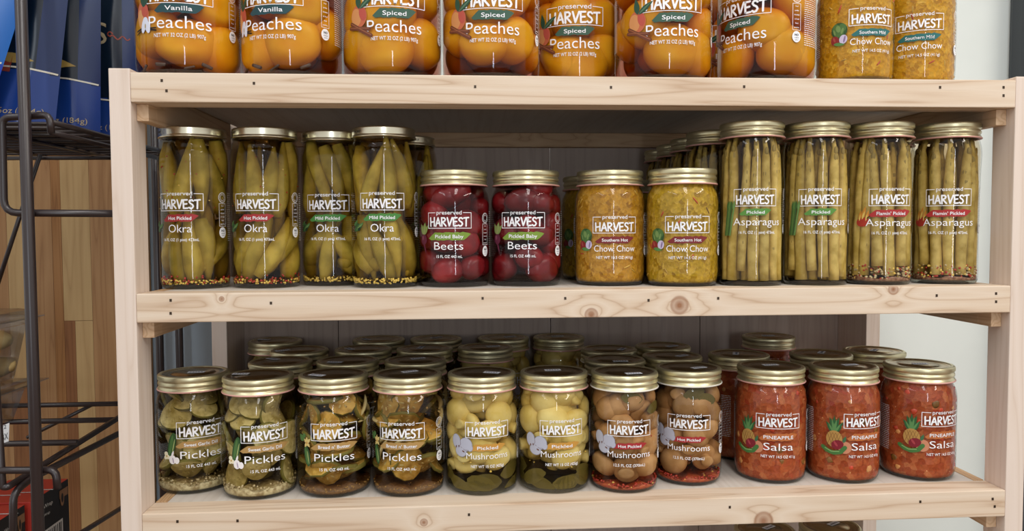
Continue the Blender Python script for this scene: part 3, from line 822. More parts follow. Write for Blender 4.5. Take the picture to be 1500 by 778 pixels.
def fill_mush(S, root, rnd, hot):
    M = MUSHB if hot else MUSH
    for a, z in loose(rnd, 28, .036 if not hot else .022, .126 if not hot else .116, S['R']):
        r = rnd.uniform(.0165, .0208) * (1 if not hot else .96); el = rnd.uniform(-.9, .9); az = rnd.uniform(-.8, .8)
        nv = Vector((rnd.uniform(-.5, .5), 1, rnd.uniform(-.5, .5))) if rnd.random() < .3 else Vector((math.sin(az), -math.cos(az) * math.cos(el), math.sin(el)))
        rc = S['rf'](min(z + max(0, z - .095) * .9, .13)) - r * .90 + .0008
        press(mushroom(rnd, r), S, orient(nv, rnd.random() * 6), a, max(z, r + .004), rc, 1.22).build('mushroom', M, root)
    for z in (.035, .065, .095, .116):
        place(mushroom(rnd, .020), orient((.2, .1, 1)), (0, 0, z)).build('mushroom', M, root)
    for i in range(16 if not hot else 5):
        a = 2 * PI * i / 8 + rnd.uniform(-.2, .2); z = rnd.uniform(.008, .031) if not hot else rnd.uniform(.106, .122); R = S['rf'](z) - .0042
        mb = MB(); rows = 7; V = []; F = []; L = .034 if not hot else .026; tl = rnd.uniform(-.4, .4)
        for q in range(rows):
            t = q / (rows - 1) - .5; hw = (.0098 if not hot else .007) * math.sqrt(max(.02, 1 - (2 * t) ** 2))
            for sgn in (-1, 0, 1):
                zz = z + sgn * hw + math.sin(tl) * L * t; zz = max(zz, .0065)
                V.append(cyl(S['rf'](zz) - .0014 - (.0 if sgn else .0006), a + L * t / R, zz))
        for q in range(rows - 1):
            for c in (0, 1): F.append([q * 3 + c, q * 3 + c + 1, q * 3 + c + 4, q * 3 + c + 3])
        mb.add(V, F); mb.build('bay_leaf', BAY, root)
    if hot:
        sediment(S, root, 'chili_sediment', mat('chili_mash', (150, 58, 30), .5, noise=(180, 84, 40), nscale=200), .0085, rnd)
        mb = MB(); scatter(rnd, S, 190, .0065, .0125, .0017, [0, 0, 0, 0, 1], mb); scatter(rnd, S, 14, .03, .1, .0011, [1, 0], mb); mb.build('chili_flakes', [CHILI, SEED], root, kind='stuff')
    else:
        mb = MB(); scatter(rnd, S, 16, .028, .05, .0016, [0], mb); mb.build('mustard_seeds', [SEED], root, kind='stuff')


def fill_sauce(S, root, rnd, key):
    M = {'chowa': CHOWA, 'chowb': CHOWB, 'chowc': CHOWC, 'salsa': SALSA}[key]
    mb = MB(); zz = np.linspace(.0045, S['pr'][-1][1] - .006, 30)
    mb.lathe([(0, .0045)] + [(S['rf'](z) - .0014, z) for z in zz] + [(0, zz[-1])], 64, 0, lambda k, i: .0004 * math.sin(i * 1.9 + k * 2.3) + .0003 * math.sin(i * .7 - k * 1.7))
    mb.build('relish' if key != 'salsa' else 'salsa', M, root)
    ch = key != 'salsa'
    for i in range(34):
        z = rnd.uniform(.012, .120); a = rnd.uniform(0, 2 * PI); R = S['rf'](z) - .0018
        b = MB()
        if ch:
            L = rnd.uniform(.006, .012); tl = rnd.uniform(0, 3); big = rnd.random() < .75
            b.tube([cyl(R, a + math.cos(tl) * L * t / R / 2, z + math.sin(tl) * L * t / 2) for t in (-1, -.4, .4, 1)], [.0007, .0015, .0015, .0007], 6, 0, flat=.6)
            b.build('cabbage_shred' if big else 'red_pepper_piece', CABB if big else (RPEP if rnd.random() < .7 else GPEP), root)
        else:
            s = rnd.uniform(.0028, .0052); q = rnd.random()
            b.blob((0, 0, 0), (s, .0010, s * rnd.uniform(.6, 1)), None, 8, 6, 0, .25, rnd)
            place(b, Matrix.Rotation(a, 3, 'Z') @ Matrix.Rotation(rnd.uniform(0, 3), 3, 'Y'), cyl(R + .0002, a, z)).build('tomato_piece' if q < .45 else 'pineapple_piece' if q < .82 else 'green_pepper_piece', TOM if q < .45 else PINEP if q < .82 else GPEP, root)
    if not ch:
        mb = MB(); scatter(rnd, S, 60, .012, .12, .0008, [0], mb); mb.build('seeds', [mat('tomato_seed', (222, 170, 110), .4)], root, kind='stuff')


def fill_peach(S, root, rnd, van):
    for a, z in loose(rnd, 19, .03, .152, S['R'], 24):
        rx = rnd.uniform(.028, .034); ry = .024; rz = rnd.uniform(.027, .034); zc = max(z, rz + .0035)
        mb = MB(); mb.blob((0, 0, 0), (rx, ry, rz), None, 28, 20, 0, .04, rnd)
        press(mb, S, Matrix.Rotation(rnd.uniform(-.9, .9), 3, 'Y'), a, zc, S['R'] - ry + .0030 - max(0, zc - .125) * .5, 1.3).build('peach_half', PEACH, root)
    for z in (.04, .085, .13):
        mb = MB(); mb.blob((0, 0, z), (.034, .027, .028)); mb.build('peach_half', PEACH, root)
    if van:
        for i in range(4):
            a = -.9 + i * .5 + rnd.uniform(-.1, .1); mb = MB(); z = .008 + .003 * (i % 2); sl = rnd.uniform(-.004, .004)
            mb.tube([cyl(S['rf'](z + sl * t) - .0022, a + .10 * t, z + sl * t) for t in np.linspace(-1, 1, 7)], .0015 + .0006 * (i % 2), 7)
            mb.build('vanilla_pod', VANI, root)


VAR = {  # label layouts (heights in mm: preserved, name mark, banner, name, weight)
    'okra_hot': dict(kind='okra', a=('Okra', '16 FL OZ (1 pint) 473mL', 'Hot Pickled', (186, 48, 50), 'okra', (118, 105, 88, 75.5, 61.5)), s=dict(fw=57, hh=10.6, nc=10.2, nw=29, ww=46, bw=40, pic=(-33, 77, .9), side=(114, 91, 70))),
    'okra_mild': dict(kind='okra', a=('Okra', '16 FL OZ (1 pint) 473mL', 'Mild Pickled', (78, 150, 66), 'okra', (118, 105, 88, 75.5, 61.5)), s=dict(fw=57, hh=10.6, nc=10.2, nw=29, ww=46, bw=44, pic=(-33, 77, .9), side=(114, 91, 70))),
    'beet': dict(kind='pint', a=('Beets', '15 FL OZ 443 mL', 'Pickled Baby', (132, 168, 56), 'beet', (93.5, 82, 64, 52.5, 39)), s=dict(fw=57, hh=10.4, nc=10.2, nw=37.5, nx=-1, ww=33, bw=50, bh=9.2, pic=(-38, 60, .95), side=(87, 66, 45), sx=53)),
    'chow_hot': dict(kind='pint', a=('Chow Chow', 'NET WT 14.5 OZ (411g)', 'Southern Hot', (142, 44, 48), 'chow', (87.5, 75, 58.5, 48, 36.5)), s=dict(fw=57, hh=10.2, nc=8.4, nw=54, ww=48, bw=46, bh=8, pic=(-40, 58, .95), side=(87, 66, 45), sx=55)),
    'chow_mild': dict(kind='pint', a=('Chow Chow', 'NET WT 14.5 OZ (411g)', 'Southern Mild', (40, 120, 118), 'chow', (87.5, 75, 58.5, 48, 36.5)), s=dict(fw=57, hh=10.2, nc=8.4, nw=54, ww=48, bw=46, bh=8, pic=(-40, 58, .95), side=(87, 66, 45), sx=55)),
    'asp': dict(kind='asp', a=('Asparagus', '16 FL OZ (1 pint) 473mL', 'Pickled', (96, 160, 66), 'asp', (121, 108, 92.5, 81, 67.5)), s=dict(fw=56, hh=10.4, nc=9.6, nw=64, nx=3, ww=48, wx=3, bw=36, bh=7.8, bt=.62, pic=(-36, 86, .95), side=(116, 93, 72), sx=54, tr=65, tl=-100, tl2=-66)),
    'asp_hot': dict(kind='asp', a=('Asparagus', '16 FL OZ (1 pint) 473mL', "Flamin' Pickled", (196, 48, 48), 'flame', (121, 108, 90.5, 79.5, 66)), s=dict(fw=56, hh=10.4, nc=9.6, nw=64, ww=48, bw=52, bh=8.4, pic=(-36, 85, 1.0), side=(116, 93, 72), sx=54, tr=65, tl=-100, tl2=-66)),
    'dill': dict(kind='pint', a=('Pickles', '15 FL OZ 443 mL', 'Sweet Garlic Dill', (196, 152, 84), 'dill', (92, 80, 64, 51.5, 37)), s=dict(fw=58, hh=10.6, nc=10, nw=50, ww=36, bw=56, bh=8.2, pic=(-36, 56, .95), side=(87, 66, 45), sx=54)),
    'bnb': dict(kind='pint', a=('Pickles', '15 FL OZ 443 mL', "Bread n' Butter", (196, 152, 84), 'bnb', (93, 80.5, 65, 52, 37)), s=dict(fw=58, hh=10.6, nc=10, nw=50, ww=36, bw=54, bh=8.2, pic=(-36, 60, .95), side=(89, 68, 47), sx=54)),
    'mush': dict(kind='pint', a=('Mushrooms', 'NET WT 15 OZ (425g)', 'Pickled', (222, 160, 62), 'mush', (93, 81.5, 61.5, 51.5, 38.5)), s=dict(fw=56, hh=10, nc=8.0, nw=54, ww=42, bw=42, bh=8, bt=.62, pic=(-34, 63, .98), side=(87, 66, 45), sx=56)),
    'mush_hot': dict(kind='small', a=('Mushrooms', '12.5 FL OZ (370mL)', 'Hot Pickled', (190, 46, 50), 'mush', (92, 81, 61, 50.5, 37)), s=dict(fw=56, hh=10, nc=8.2, nw=56, ww=40, bw=40, bh=7, pic=(-33, 64, .98), side=(87, 66, 45), sx=53, tr=63)),
    'salsa': dict(kind='pint', a=('Salsa', 'NET WT 14.5 OZ 411g', 'PINEAPPLE', (206, 112, 52), 'salsa', (91.5, 81, 62, 50, 37)), s=dict(fw=57, hh=10.2, nc=10, nw=38, ww=44, bw=44, bh=9, bt=.86, pic=(-40, 62, 1.0), side=(87, 66, 45), sx=54)),
    'peach_spiced': dict(kind='quart', a=('Peaches', 'NET WT 32 OZ (2 LB) 907g', 'Spiced', (66, 104, 84), 'spiced', (103, 89, 72, 57.5, 43)), s=dict(fw=76, hh=13.5, ps=8, nc=15, nw=66, ww=56, wc=4.6, bw=46, bh=10.5, bt=.6, pic=(-45, 70, .95), side=(98, 74, 51), sx=70, tr=82, tl=-120, tl2=-84)),
    'peach_vanilla': dict(kind='quart', a=('Peaches', 'NET WT 32 OZ (2 LB) 907g', 'Vanilla', (36, 78, 84), 'vanilla', (103, 89, 74, 58.5, 43.5)), s=dict(fw=76, hh=13.5, ps=8, nc=15, nw=72, ww=58, wc=4.6, bw=50, bh=10.5, bt=.6, pic=(-45, 68, .95), side=(98, 74, 51), sx=66, tr=82, tl=-120, tl2=-84)),
}


def build_jar(var, name, label, loc, rot, group, seed, sticker=None, sauce=None):
    V = VAR[var]; kind = V['kind']; S = SHAPES[kind]; rnd = random.Random(seed)
    root = thing(name, label, 'jar', loc, rot, group)
    link('jar_glass', glass_mesh(kind), root)
    white = var == 'mush_hot'
    band, disc, seal = lid_meshes(kind, white)
    lid = link('lid', band, root); link('lid_disc', disc, lid)
    if seal: link('lid_seal', seal, lid)
    if kind == 'okra':
        d = MB(); Wrap(lambda z: S['rl'], S['rl']).add(d, text('09 2027', -.045 + .01, S['H'] - .0062, .0028, .014, bold=.0001), 0, .0002)
        d.build('date_print', mat('date_ink', (60, 56, 46), .6), lid)
    if sticker is not None:
        sx, sy, sr = sticker; mb = MB(); z = S['H'] - .0007
        mb.box((-.0105, -.0045, 0), (.0105, .0045, .0003), 0, 0)
        for k in range(5): mb.box((-.008 + k * .0034, -.0022, .0003), (-.0058 + k * .0034, .0008, .00045), 1, 0)
        a = sr - rot; x = sx * math.cos(-rot) - sy * math.sin(-rot); y = sx * math.sin(-rot) + sy * math.cos(-rot)
        place(mb, Matrix.Rotation(a, 3, 'Z'), (x, y, z)).build('price_sticker', [STICK, STICKP], lid)
    w, b, p, s, q = label_parts(var, kind, V['a'][0], V['a'][1], V['a'][2], V['a'][3], V['a'][4], V['a'][5], V['s'])
    lb = link('printed_label', w, root); link('banner', b, lb); link('picture', p, lb); link('side_print', s, lb); link('small_print', q, lb)
    if var.startswith('okra'): brine(kind, 'okra', root); fill_okra(S, root, rnd, var == 'okra_hot')
    elif var.startswith('asp'): brine(kind, 'asp', root); fill_asp(S, root, rnd, var == 'asp_hot')
    elif var == 'beet': brine(kind, 'beet', root); fill_beet(S, root, rnd)
    elif var == 'dill' or var == 'bnb': brine(kind, var, root); fill_slices(S, root, rnd, var)
    elif var == 'mush': brine(kind, 'mush', root); fill_mush(S, root, rnd, False)
    elif var == 'mush_hot': brine(kind, 'hot', root); fill_mush(S, root, rnd, True)
    elif var.startswith('peach'): brine(kind, 'peach', root); fill_peach(S, root, rnd, var == 'peach_vanilla')
    else: fill_sauce(S, root, rnd, sauce or 'salsa')
    return root


def facing(x, y, px, z):
    """turn of a jar at x,y so that its print centre is seen at picture column px"""
    d = ray(px, 389); d = Vector((d.x, d.y)).normalized(); c = Vector((x, y)) - Vector((CAM.x, CAM.y))
    along = c.dot(d); off = c - d * along; R = .046 if z != ZT else .0605
    h = math.sqrt(max(R * R - off.length_squared, 1e-9)); p = d * (along - h) - c     # from jar centre to the hit point
    return math.atan2(p.x, -p.y)


# ================================================================== the setting
NOISEW = mat('painted_wall', (226, 232, 228), .8, spec=.1, noise=(222, 228, 224), nscale=8, bump=.25)
YW = .50
XD = at(1475, 60, YW).x
b = MB(); b.box((.30, YW, 0), (XD + .02, YW + .03, 2.9), 0, 0); wall = b.build('wall_back', NOISEW); wall['kind'] = 'structure'
b = MB(); b.box((-.60, YW + .001, 0), (.30, YW + .03, 2.9), 0, 0); wall2 = b.build('wall_back', mat('painted_wall_shaded', (150, 160, 168), .8, spec=.1, noise=(146, 156, 164), nscale=8, bump=.2)); wall2['kind'] = 'structure'  # left stretch of the same wall, its bluish shade put into the colour
FLOORM = wood('floor_boards', 1, (120, 96, 74), (96, 74, 54), (60, 44, 30))
b = MB(); b.box((-3, -6, -.05), (4, .6, 0), 0, 0); fl = b.build('floor', FLOORM); fl['kind'] = 'structure'
DARK = mat('dark_grey_paint', (52, 56, 60), .5)
b = MB(); b.box((XD, YW - .05, 0), (XD + .25, YW - .001, 2.9), 0, .012); dj = b.build('trim_1', DARK); dj['kind'] = 'structure'

# wood staves behind the wire rack: one material index per stave tone
ST = [wood('stave_honey', 2, (170, 130, 88), (154, 112, 72), (112, 74, 42), seed=1, line=.3, wave=7), wood('stave_pale', 2, (188, 156, 108), (174, 140, 94), (140, 104, 66), seed=2, line=.2, wave=5),
      wood('stave_brown', 2, (140, 94, 58), (126, 82, 48), (88, 54, 30), seed=3, line=.35, wave=9), wood('stave_amber', 2, (160, 114, 68), (144, 98, 54), (106, 66, 36), seed=4, line=.5, wave=10)]
b = MB(); yw = .478
def stave(x0, x1, y0, y1, mi):
    A = at(x0, y1, yw); B = at(x1, y0, yw); xl = at(x0, 400, yw).x; xr = at(x1, 400, yw).x
    b.box((xl, yw, max(A.z, 0)), (xr - .0003, yw + .018, B.z), mi, .0003)
for x0, x1, cut in ((-260, -190, None), (-190, -120, 300), (-120, -60, None), (-60, -25, 480), (-25, 12, None), (12, 40, 560), (40, 78, None), (78, 92, None), (92, 134, 470), (134, 215, None)):
    k = {78: 3, 40: 0, 12: 1, -25: 0, 134: 0, 92: 1}.get(x0, (abs(x0) // 10) % 4)
    if cut is None: stave(x0, x1, -700, 1500, k)
    elif x0 == 92:
        stave(x0, x1, -700, 230, 2); stave(x0, x1, 230, cut, 1); stave(x0, x0 + 16, cut, 1500, 2); stave(x0 + 16, x1, cut, 1500, 1)
    else:
        stave(x0, x1, -700, cut, k); stave(x0, x1, cut, 1500, (k + 1) % 4)
wl = b.build('wall_left', ST); wl['kind'] = 'structure'

# ================================================================== the wooden shelf unit
unit = thing('display_shelf', 'light pine display shelf unit holding rows of preserve jars', 'shelf', (0, 0, 0))
PINEP_ = dict(light=(226, 202, 176), dark=(214, 184, 150), fine=(168, 124, 84))
PY0, PY1 = .380, .418
post_m = wood('pine_post', 2, (228, 212, 199), (220, 202, 186), (188, 158, 132), seed=11, line=.18, wave=6)
for nm, x0, x1, y0, y1 in (('fl', -PW, 0, 0, .040), ('fr', W, W + PW, 0, .040), ('bl', -.0238, 0, .338, .436), ('br', W, W + PW, .338, .436)):
    b = MB(); b.box((x0, y0, .0), (x1, y1, ZT + .0045), 0, .0012); b.build('post', post_m, unit)
rails = [('top', ZT, [(237, 118), (244, 133), (372, 122), (696, 127), (895, 128), (1090, 127), (1377, 128), (1470, 128), (1470, 140)], [], 5.0),
         ('mid', ZM, [(250, 440), (250, 459), (397, 444), (707, 437), (828, 437), (950, 440), (1052, 437), (1372, 433), (1459, 430), (1459, 442)], [(995, 447, 15), (325, 438, 4.5), (866, 461, 11), (1308, 424, 9)], 5.0),
         ('low', ZB, [(260, 764), (348, 763), (687, 754), (1069, 743), (1348, 735), (1454, 731), (1457, 742)], [(621, 765, 6.5), (1118, 763, 16)], 3.5),
         ('ground', ZL, [], [], 4.0)]
for i, (nm, z, nails, kn, wv) in enumerate(rails):
    ks = [(*at(x, y, .001), r / 1180) for x, y, r in kn]
    wm = wood('pine_rail_' + nm, 0, seed=21 + i * 5, knots=ks, wave=wv, line=.42, light=(226, 208, 187), dark=(213, 188, 160), fine=(164, 122, 86))
    b = MB(); b.box((.0002, 0, z - RH), (W - .0002, .0385, z), 0, .0012); rl = b.build('front_rail', wm, unit)
    for x, y in nails:
        p = at(x, y, 0); b = MB(); b.box((p.x - .0013, -.0004, p.z - .0016), (p.x + .0013, .0004, p.z + .0016), 0, 0); b.build('nail', mat('nail_steel', (70, 56, 44), .4, .6), rl)
    bm_ = wood('shelf_board', 1, (216, 208, 198), (206, 196, 184), (176, 160, 142), seed=40, line=.15, wave=5)
    b = MB(); b.box((.0145, .0387, z - .0135), (W - .0145, .4365, z - .0004), 0, .0006); b.build('shelf_board', bm_, unit)
    for x0 in (-.0, W - .0140):
        b = MB(); b.box((x0 + .0002, .041, z - .0135), (x0 + .0140, .336, z - .0002), 0, .0006); b.build('edge_slat', wood('edge_slat_wood', 1, (208, 172, 132), (186, 146, 104), (130, 92, 58), seed=7, line=.6, wave=16), unit)
        b = MB(); b.box((x0 + .0003, .015, z - .0140 - .038), (x0 + .0137, .404, z - .0140 - .0002), 0, .0008) if False else b.box((x0 + .0003, .0392, z - RH - .0195), (x0 + .0137, .336, z - .0140), 0, .0008)
        b.box((x0 + .0003, .015, z - RH - .0195), (x0 + .0137, .0392, z - RH - .0002), 0, .0006)
        b.build('side_cleat', wood('cleat_wood', 1, (220, 190, 156), (204, 168, 130), (160, 116, 78), seed=9), unit)
    zr = z - .0140
    b = MB(); b.box((.001, .4175, zr - .024), (W - .001, .4365, zr), 0, .0008)
    kb = [(*at(x, y, .4175), r / 880) for x, y, r in ((770, 188, 5), (852, 187, 4.5))] if i == 0 else []
    b.build('back_rail', wood('back_rail_wood' + nm, 0, (200, 166, 130), (184, 150, 114), (140, 98, 64), seed=31 + i, knots=kb), unit)
PANM = wood('back_panel_wood', 2, (184, 166, 154), (172, 154, 142), (140, 120, 108), seed=50, line=.2, wave=5)
xs = [-.0238, .16, at(806, 200, .437).x, .80, W + PW]
for k in range(4):
    b = MB(); b.box((xs[k] + .0006, .4370, .05), (xs[k + 1] - .0006, .4460, ZT - .010), 0, .0004); b.build('back_panel', PANM, unit)

# ================================================================== jars
FR = []
def J(var, name, label, x, y, z, px, group, seed, **kw):
    o = build_jar(var, name, label, (x, y, z), facing(x, y, px, z), group, seed, **kw); FR.append(o); return o


# -- top shelf
def topx(px, Y): return at(px, 60, Y).x
TG = 'peach jars on the top shelf'
for i, (xl, xr, Y, lpx, var, lab) in enumerate([
    (202, 353.5, .064, 270, 'peach_vanilla', 'large jar of vanilla peaches at the left end of the top shelf'),
    (353.5, 502.5, .064, 402, 'peach_vanilla', 'large jar of vanilla peaches, second on the top shelf'),
    (503.3, 646, .065, 582, 'peach_spiced', 'large jar of spiced peaches touching the right vanilla peach jar'),
    (649, 788.5, .067, 724, 'peach_spiced', 'large jar of spiced peaches, second of the spiced peaches from the left'),
    (773, 912, .134, 842, 'peach_spiced', 'large jar of spiced peaches set back and overlapped on both sides'),
    (902, 1039, .066, 985, 'peach_spiced', 'large jar of spiced peaches in front of a gap with a hidden jar'),
    (1051, 1191, .066, 1080, 'peach_spiced', 'large spiced peach jar turned left, beside the chow chow jars')]):
    J(var, 'peach_jar', lab, (topx(xl, Y) + topx(xr, Y)) / 2, Y, ZT, lpx, TG, 100 + i)
hp = copy_tree(FR[5]); hp.location = (topx(1047, .215), .215, ZT); hp.rotation_euler = (0, 0, .25); hp['label'] = 'large peach jar half hidden in the gap behind two spiced peach jars'
CG = 'chow chow jars'
J('chow_mild', 'chow_chow_jar', 'mild chow chow jar on the top shelf beside the peaches', topx(1251, .056), .056, ZT, 1283, CG, 120, sauce='chowc')
J('chow_mild', 'chow_chow_jar', 'mild chow chow jar at the right end of the top shelf', topx(1349, .062), .062 + .012, ZT, 1343, CG, 121, sauce='chowc')

# -- middle shelf
OG = 'okra jars on the middle shelf'
J('okra_hot', 'okra_jar', 'tall okra jar with red banner against the left post', .0335, .1035, ZM, 262, OG, 1)
J('okra_hot', 'okra_jar', 'tall okra jar with red banner, second jar from the left post', .1225, .1065, ZM, 373.5, OG, 2)
J('okra_mild', 'okra_jar', 'tall okra jar with green banner, standing back between two others', .2035, .139, ZM, 479.5, OG, 3)
J('okra_mild', 'okra_jar', 'tall okra jar with green banner beside the beets', .2760, .0935, ZM, 560, OG, 4)
BG = 'beet jars'
J('beet', 'beet_jar', 'dark red baby beet jar beside the tall okra', .3652, .0967, ZM, 658, BG, 5)
J('beet', 'beet_jar', 'dark red baby beet jar beside the chow chow', .4592, .0992, ZM, 766, BG, 6)
J('chow_hot', 'chow_chow_jar', 'orange-brown hot chow chow jar beside the beets', .5700, .0965, ZM, 901, CG, 7, sauce='chowa')
J('chow_hot', 'chow_chow_jar', 'yellow-green hot chow chow jar beside the asparagus', .6592, .0700, ZM, 1008, CG, 8, sauce='chowb')
AG = 'asparagus jars'
J('asp', 'asparagus_jar', 'tall asparagus jar with green banner beside the chow chow', .7470, .0610, ZM, 1107.5, AG, 9)
J('asp', 'asparagus_jar', 'tall asparagus jar with green banner, second of the asparagus jars', .8325, .0610, ZM, 1203, AG, 10)
J('asp_hot', 'asparagus_jar', 'flaming asparagus jar with label turned right, third of the asparagus jars', .9170, .0605, ZM, 1309, AG, 11)
J('asp_hot', 'asparagus_jar', 'flaming asparagus jar with garlic at its bottom, next to the right post', 1.0085, .0640, ZM, 1390, AG, 12)
MID = {o['label']: o for o in FR}


def clone(src, label, x, y, z, rot=0, group=None, sticker_turn=None):
    o = copy_tree(src); o.location = (x, y, z); o.rotation_euler = (0, 0, rot); o['label'] = label
    if group: o['group'] = group
    return o


nT = 9
okra4, beet2, chowb, aspA, aspC = FR[nT + 3], FR[nT + 5], FR[nT + 7], FR[nT + 8], FR[nT + 10]
clone(okra4, 'tall okra jar hidden behind the green-banner okra beside the beets', .298, .190, ZM, 1.2)
clone(chowb, 'dim chow chow jar behind the gap between beets and chow chow', .5660, .205, ZM, -.15)
clone(chowb, 'dim chow chow jar behind the gap between the two hot chow chow jars', .6400, .300, ZM, .9)
for (x, y, t, lab) in ((.7290, .150, .5, 'tall asparagus jar directly behind the first asparagus jar'), (.7290, .2319, 2.0, 'tall asparagus jar, third back in the shaded column'),
                  (.7290, .3138, 3.3, 'tall asparagus jar, fourth back in the shaded column'), (.7290, .3957, 4.2, 'shaded asparagus jar against the back panel')):
    clone(aspA, lab, x, y, ZM, t)
clone(aspC, 'tall asparagus jar behind the gap between the two flaming asparagus jars', .975, .155, ZM, 1.0)
clone(aspA, 'tall asparagus jar behind the gap between both green-banner asparagus jars', .8150, .1555, ZM, 1.4)

# -- bottom shelf
PG = 'pickle jars on the bottom shelf'; MG = 'mushroom jars'; SG = 'salsa jars'
n0 = len(FR)
J('dill', 'pickle_jar', 'sweet garlic dill pickle jar against the left post', .0268, .1060, ZB, 289, PG, 21, sticker=(.004, -.002, .1))
J('dill', 'pickle_jar', 'sweet garlic dill pickle jar, second from the left post', .1160, .0785, ZB, 384, PG, 22, sticker=(-.024, .008, -.05))
J('bnb', 'pickle_jar', 'bread and butter pickle jar beside the dill pickles', .2102, .0785, ZB, 485.5, PG, 23, sticker=(-.019, -.010, -.5))
J('bnb', 'pickle_jar', 'bread and butter pickle jar beside the pale mushrooms', .3045, .0735, ZB, 584.7, PG, 24, sticker=(.002, .010, .5))
J('mush', 'mushroom_jar', 'pale mushroom jar beside the bread and butter pickles', .3990, .0713, ZB, 713, MG, 25, sticker=(.013, -.004, -.4))
J('mush', 'mushroom_jar', 'pale mushroom jar beside the brown mushrooms', .4923, .0713, ZB, 823.5, MG, 26, sticker=(-.001, .006, .1))
J('mush_hot', 'mushroom_jar', 'brown hot mushroom jar beside the pale mushrooms', .5826, .0630, ZB, 924, MG, 27, sticker=(.008, -.018, .15))
J('mush_hot', 'mushroom_jar', 'brown hot mushroom jar next to the salsa', .6730, .0845, ZB, 1011, MG, 28, sticker=(.012, -.007, .35))
J('salsa', 'salsa_jar', 'red pineapple salsa jar beside the brown mushrooms', .7856, .0857, ZB, 1144, SG, 29, sticker=(.001, .004, .1))
J('salsa', 'salsa_jar', 'red pineapple salsa jar, middle of the front three', .8822, .0790, ZB, 1273, SG, 30, sticker=(.010, .002, .15))
J('salsa', 'salsa_jar', 'red pineapple salsa jar at the right end by the post', .9870, .0800, ZB, 1388, SG, 31, sticker=(.002, 0, -.1))
dill2, bnb1, bnb2, mu1, mu2, hm1, hm2, sa1, sa2, sa3 = FR[n0 + 1:n0 + 11]
for (px, Yr, src, lab, grp) in (
    (411, 0.18, dill2, 'gold-lidded pickle jar directly behind the second dill jar', PG),
    (439, 0.284, dill2, 'gold-lidded pickle jar in the third row behind the dill pickles', PG),
    (403.6, 0.388, dill2, 'gold-lidded pickle jar against the back panel, leftmost of the back row', PG),
    (509.5, 0.18, bnb1, 'gold-lidded pickle jar directly behind the left bread and butter jar', PG),
    (532.4, 0.284, bnb1, 'gold-lidded pickle jar in the third row behind the left bread and butter jar', PG),
    (555.2, 0.388, bnb1, 'gold-lidded pickle jar in the back row behind the left bread and butter pickles', PG),
    (608.7, 0.176, bnb2, 'gold-lidded pickle jar directly behind the right bread and butter jar', PG),
    (622.2, 0.28, bnb2, 'gold-lidded pickle jar in the third row behind the right bread and butter jar', PG),
    (639.2, 0.388, bnb2, 'gold-lidded pickle jar in the back row behind the right bread and butter pickles', PG),
    (711.2, 0.284, mu1, 'mushroom jar with brownish lid behind the left pale mushroom jar', MG),
    (737.3, 0.388, mu1, 'pale mushroom jar in the back row, behind the brownish lid', MG),
    (818.5, 0.388, mu2, 'pale mushroom jar alone against the back panel, behind the right pale mushrooms', MG),
    (900.2, 0.156, hm1, 'brown mushroom jar directly behind the left hot mushroom jar', MG),
    (891.8, 0.248, hm1, 'brown mushroom jar in the third row behind the left hot mushroom jar', MG),
    (984.4, 0.178, hm2, 'brown mushroom jar directly behind the right hot mushroom jar', MG),
    (970.8, 0.27, hm2, 'brown mushroom jar in the third row behind the right hot mushroom jar', MG),
    (1082, 0.183, sa1, 'dark salsa jar between the brown mushrooms and the front salsa', SG),
    (1125.3, 0.362, sa1, 'salsa jar against the back panel', SG),
    (1202.4, 0.176, sa2, 'salsa jar behind the left and middle front salsa jars', SG),
    (1280, 0.196, sa3, 'salsa jar by the right rear post with a shiny lid', SG)):
    c = at(px, 520, Yr)
    rot = {1082: .95}.get(px, (px * 7.3) % 1.6 - .5)
    o = clone(src, lab, c.x, Yr, ZB, rot, grp)


# -- the shelf below: only lids show under the bottom rail
for px, pt, lab, src in ((1104, 758, 'gold-lidded jar on the lowest shelf, left of the pair under the rail', sa2), (1196, 753, 'gold-lidded jar on the lowest shelf, right of the pair under the rail', sa2)):
    p = at_z(px, pt, ZL + .148)
    clone(src, lab, p.x, max(p.y - .043, .09), ZL, .6, 'jars on the lowest shelf')

# ================================================================== wire rack and goods on the left
WIRE = mat('dark_wire_paint', (44, 34, 34), .32, spec=.6)
rack = thing('wire_rack', 'dark brown wire rack with hooked shelf ends left of the wooden shelf', 'rack', (0, 0, 0))
PX = (at(33, 0, 0).x + at(54, 778, 0).x) / 2
ZU = at(40, 171, 0).z; ZW = at(40, 689, 0).z


def wire(nm, pts, r=.0028, seg=8):
    b = MB(); P = [Vector(p) for p in pts]
    Q = [P[0]]
    for k in range(1, len(P) - 1):                       # round the bends
        a, c, d = P[k - 1], P[k], P[k + 1]; l = min((a - c).length, (d - c).length) * .45; l = min(l, .016)
        s_ = c + (a - c).normalized() * l; e_ = c + (d - c).normalized() * l
        for t in (0, .25, .5, .75, 1): Q.append(s_ * (1 - t) ** 2 + c * 2 * t * (1 - t) + e_ * t * t)
    Q.append(P[-1]); b.tube(Q, r, seg); return b.build(nm, WIRE, rack)


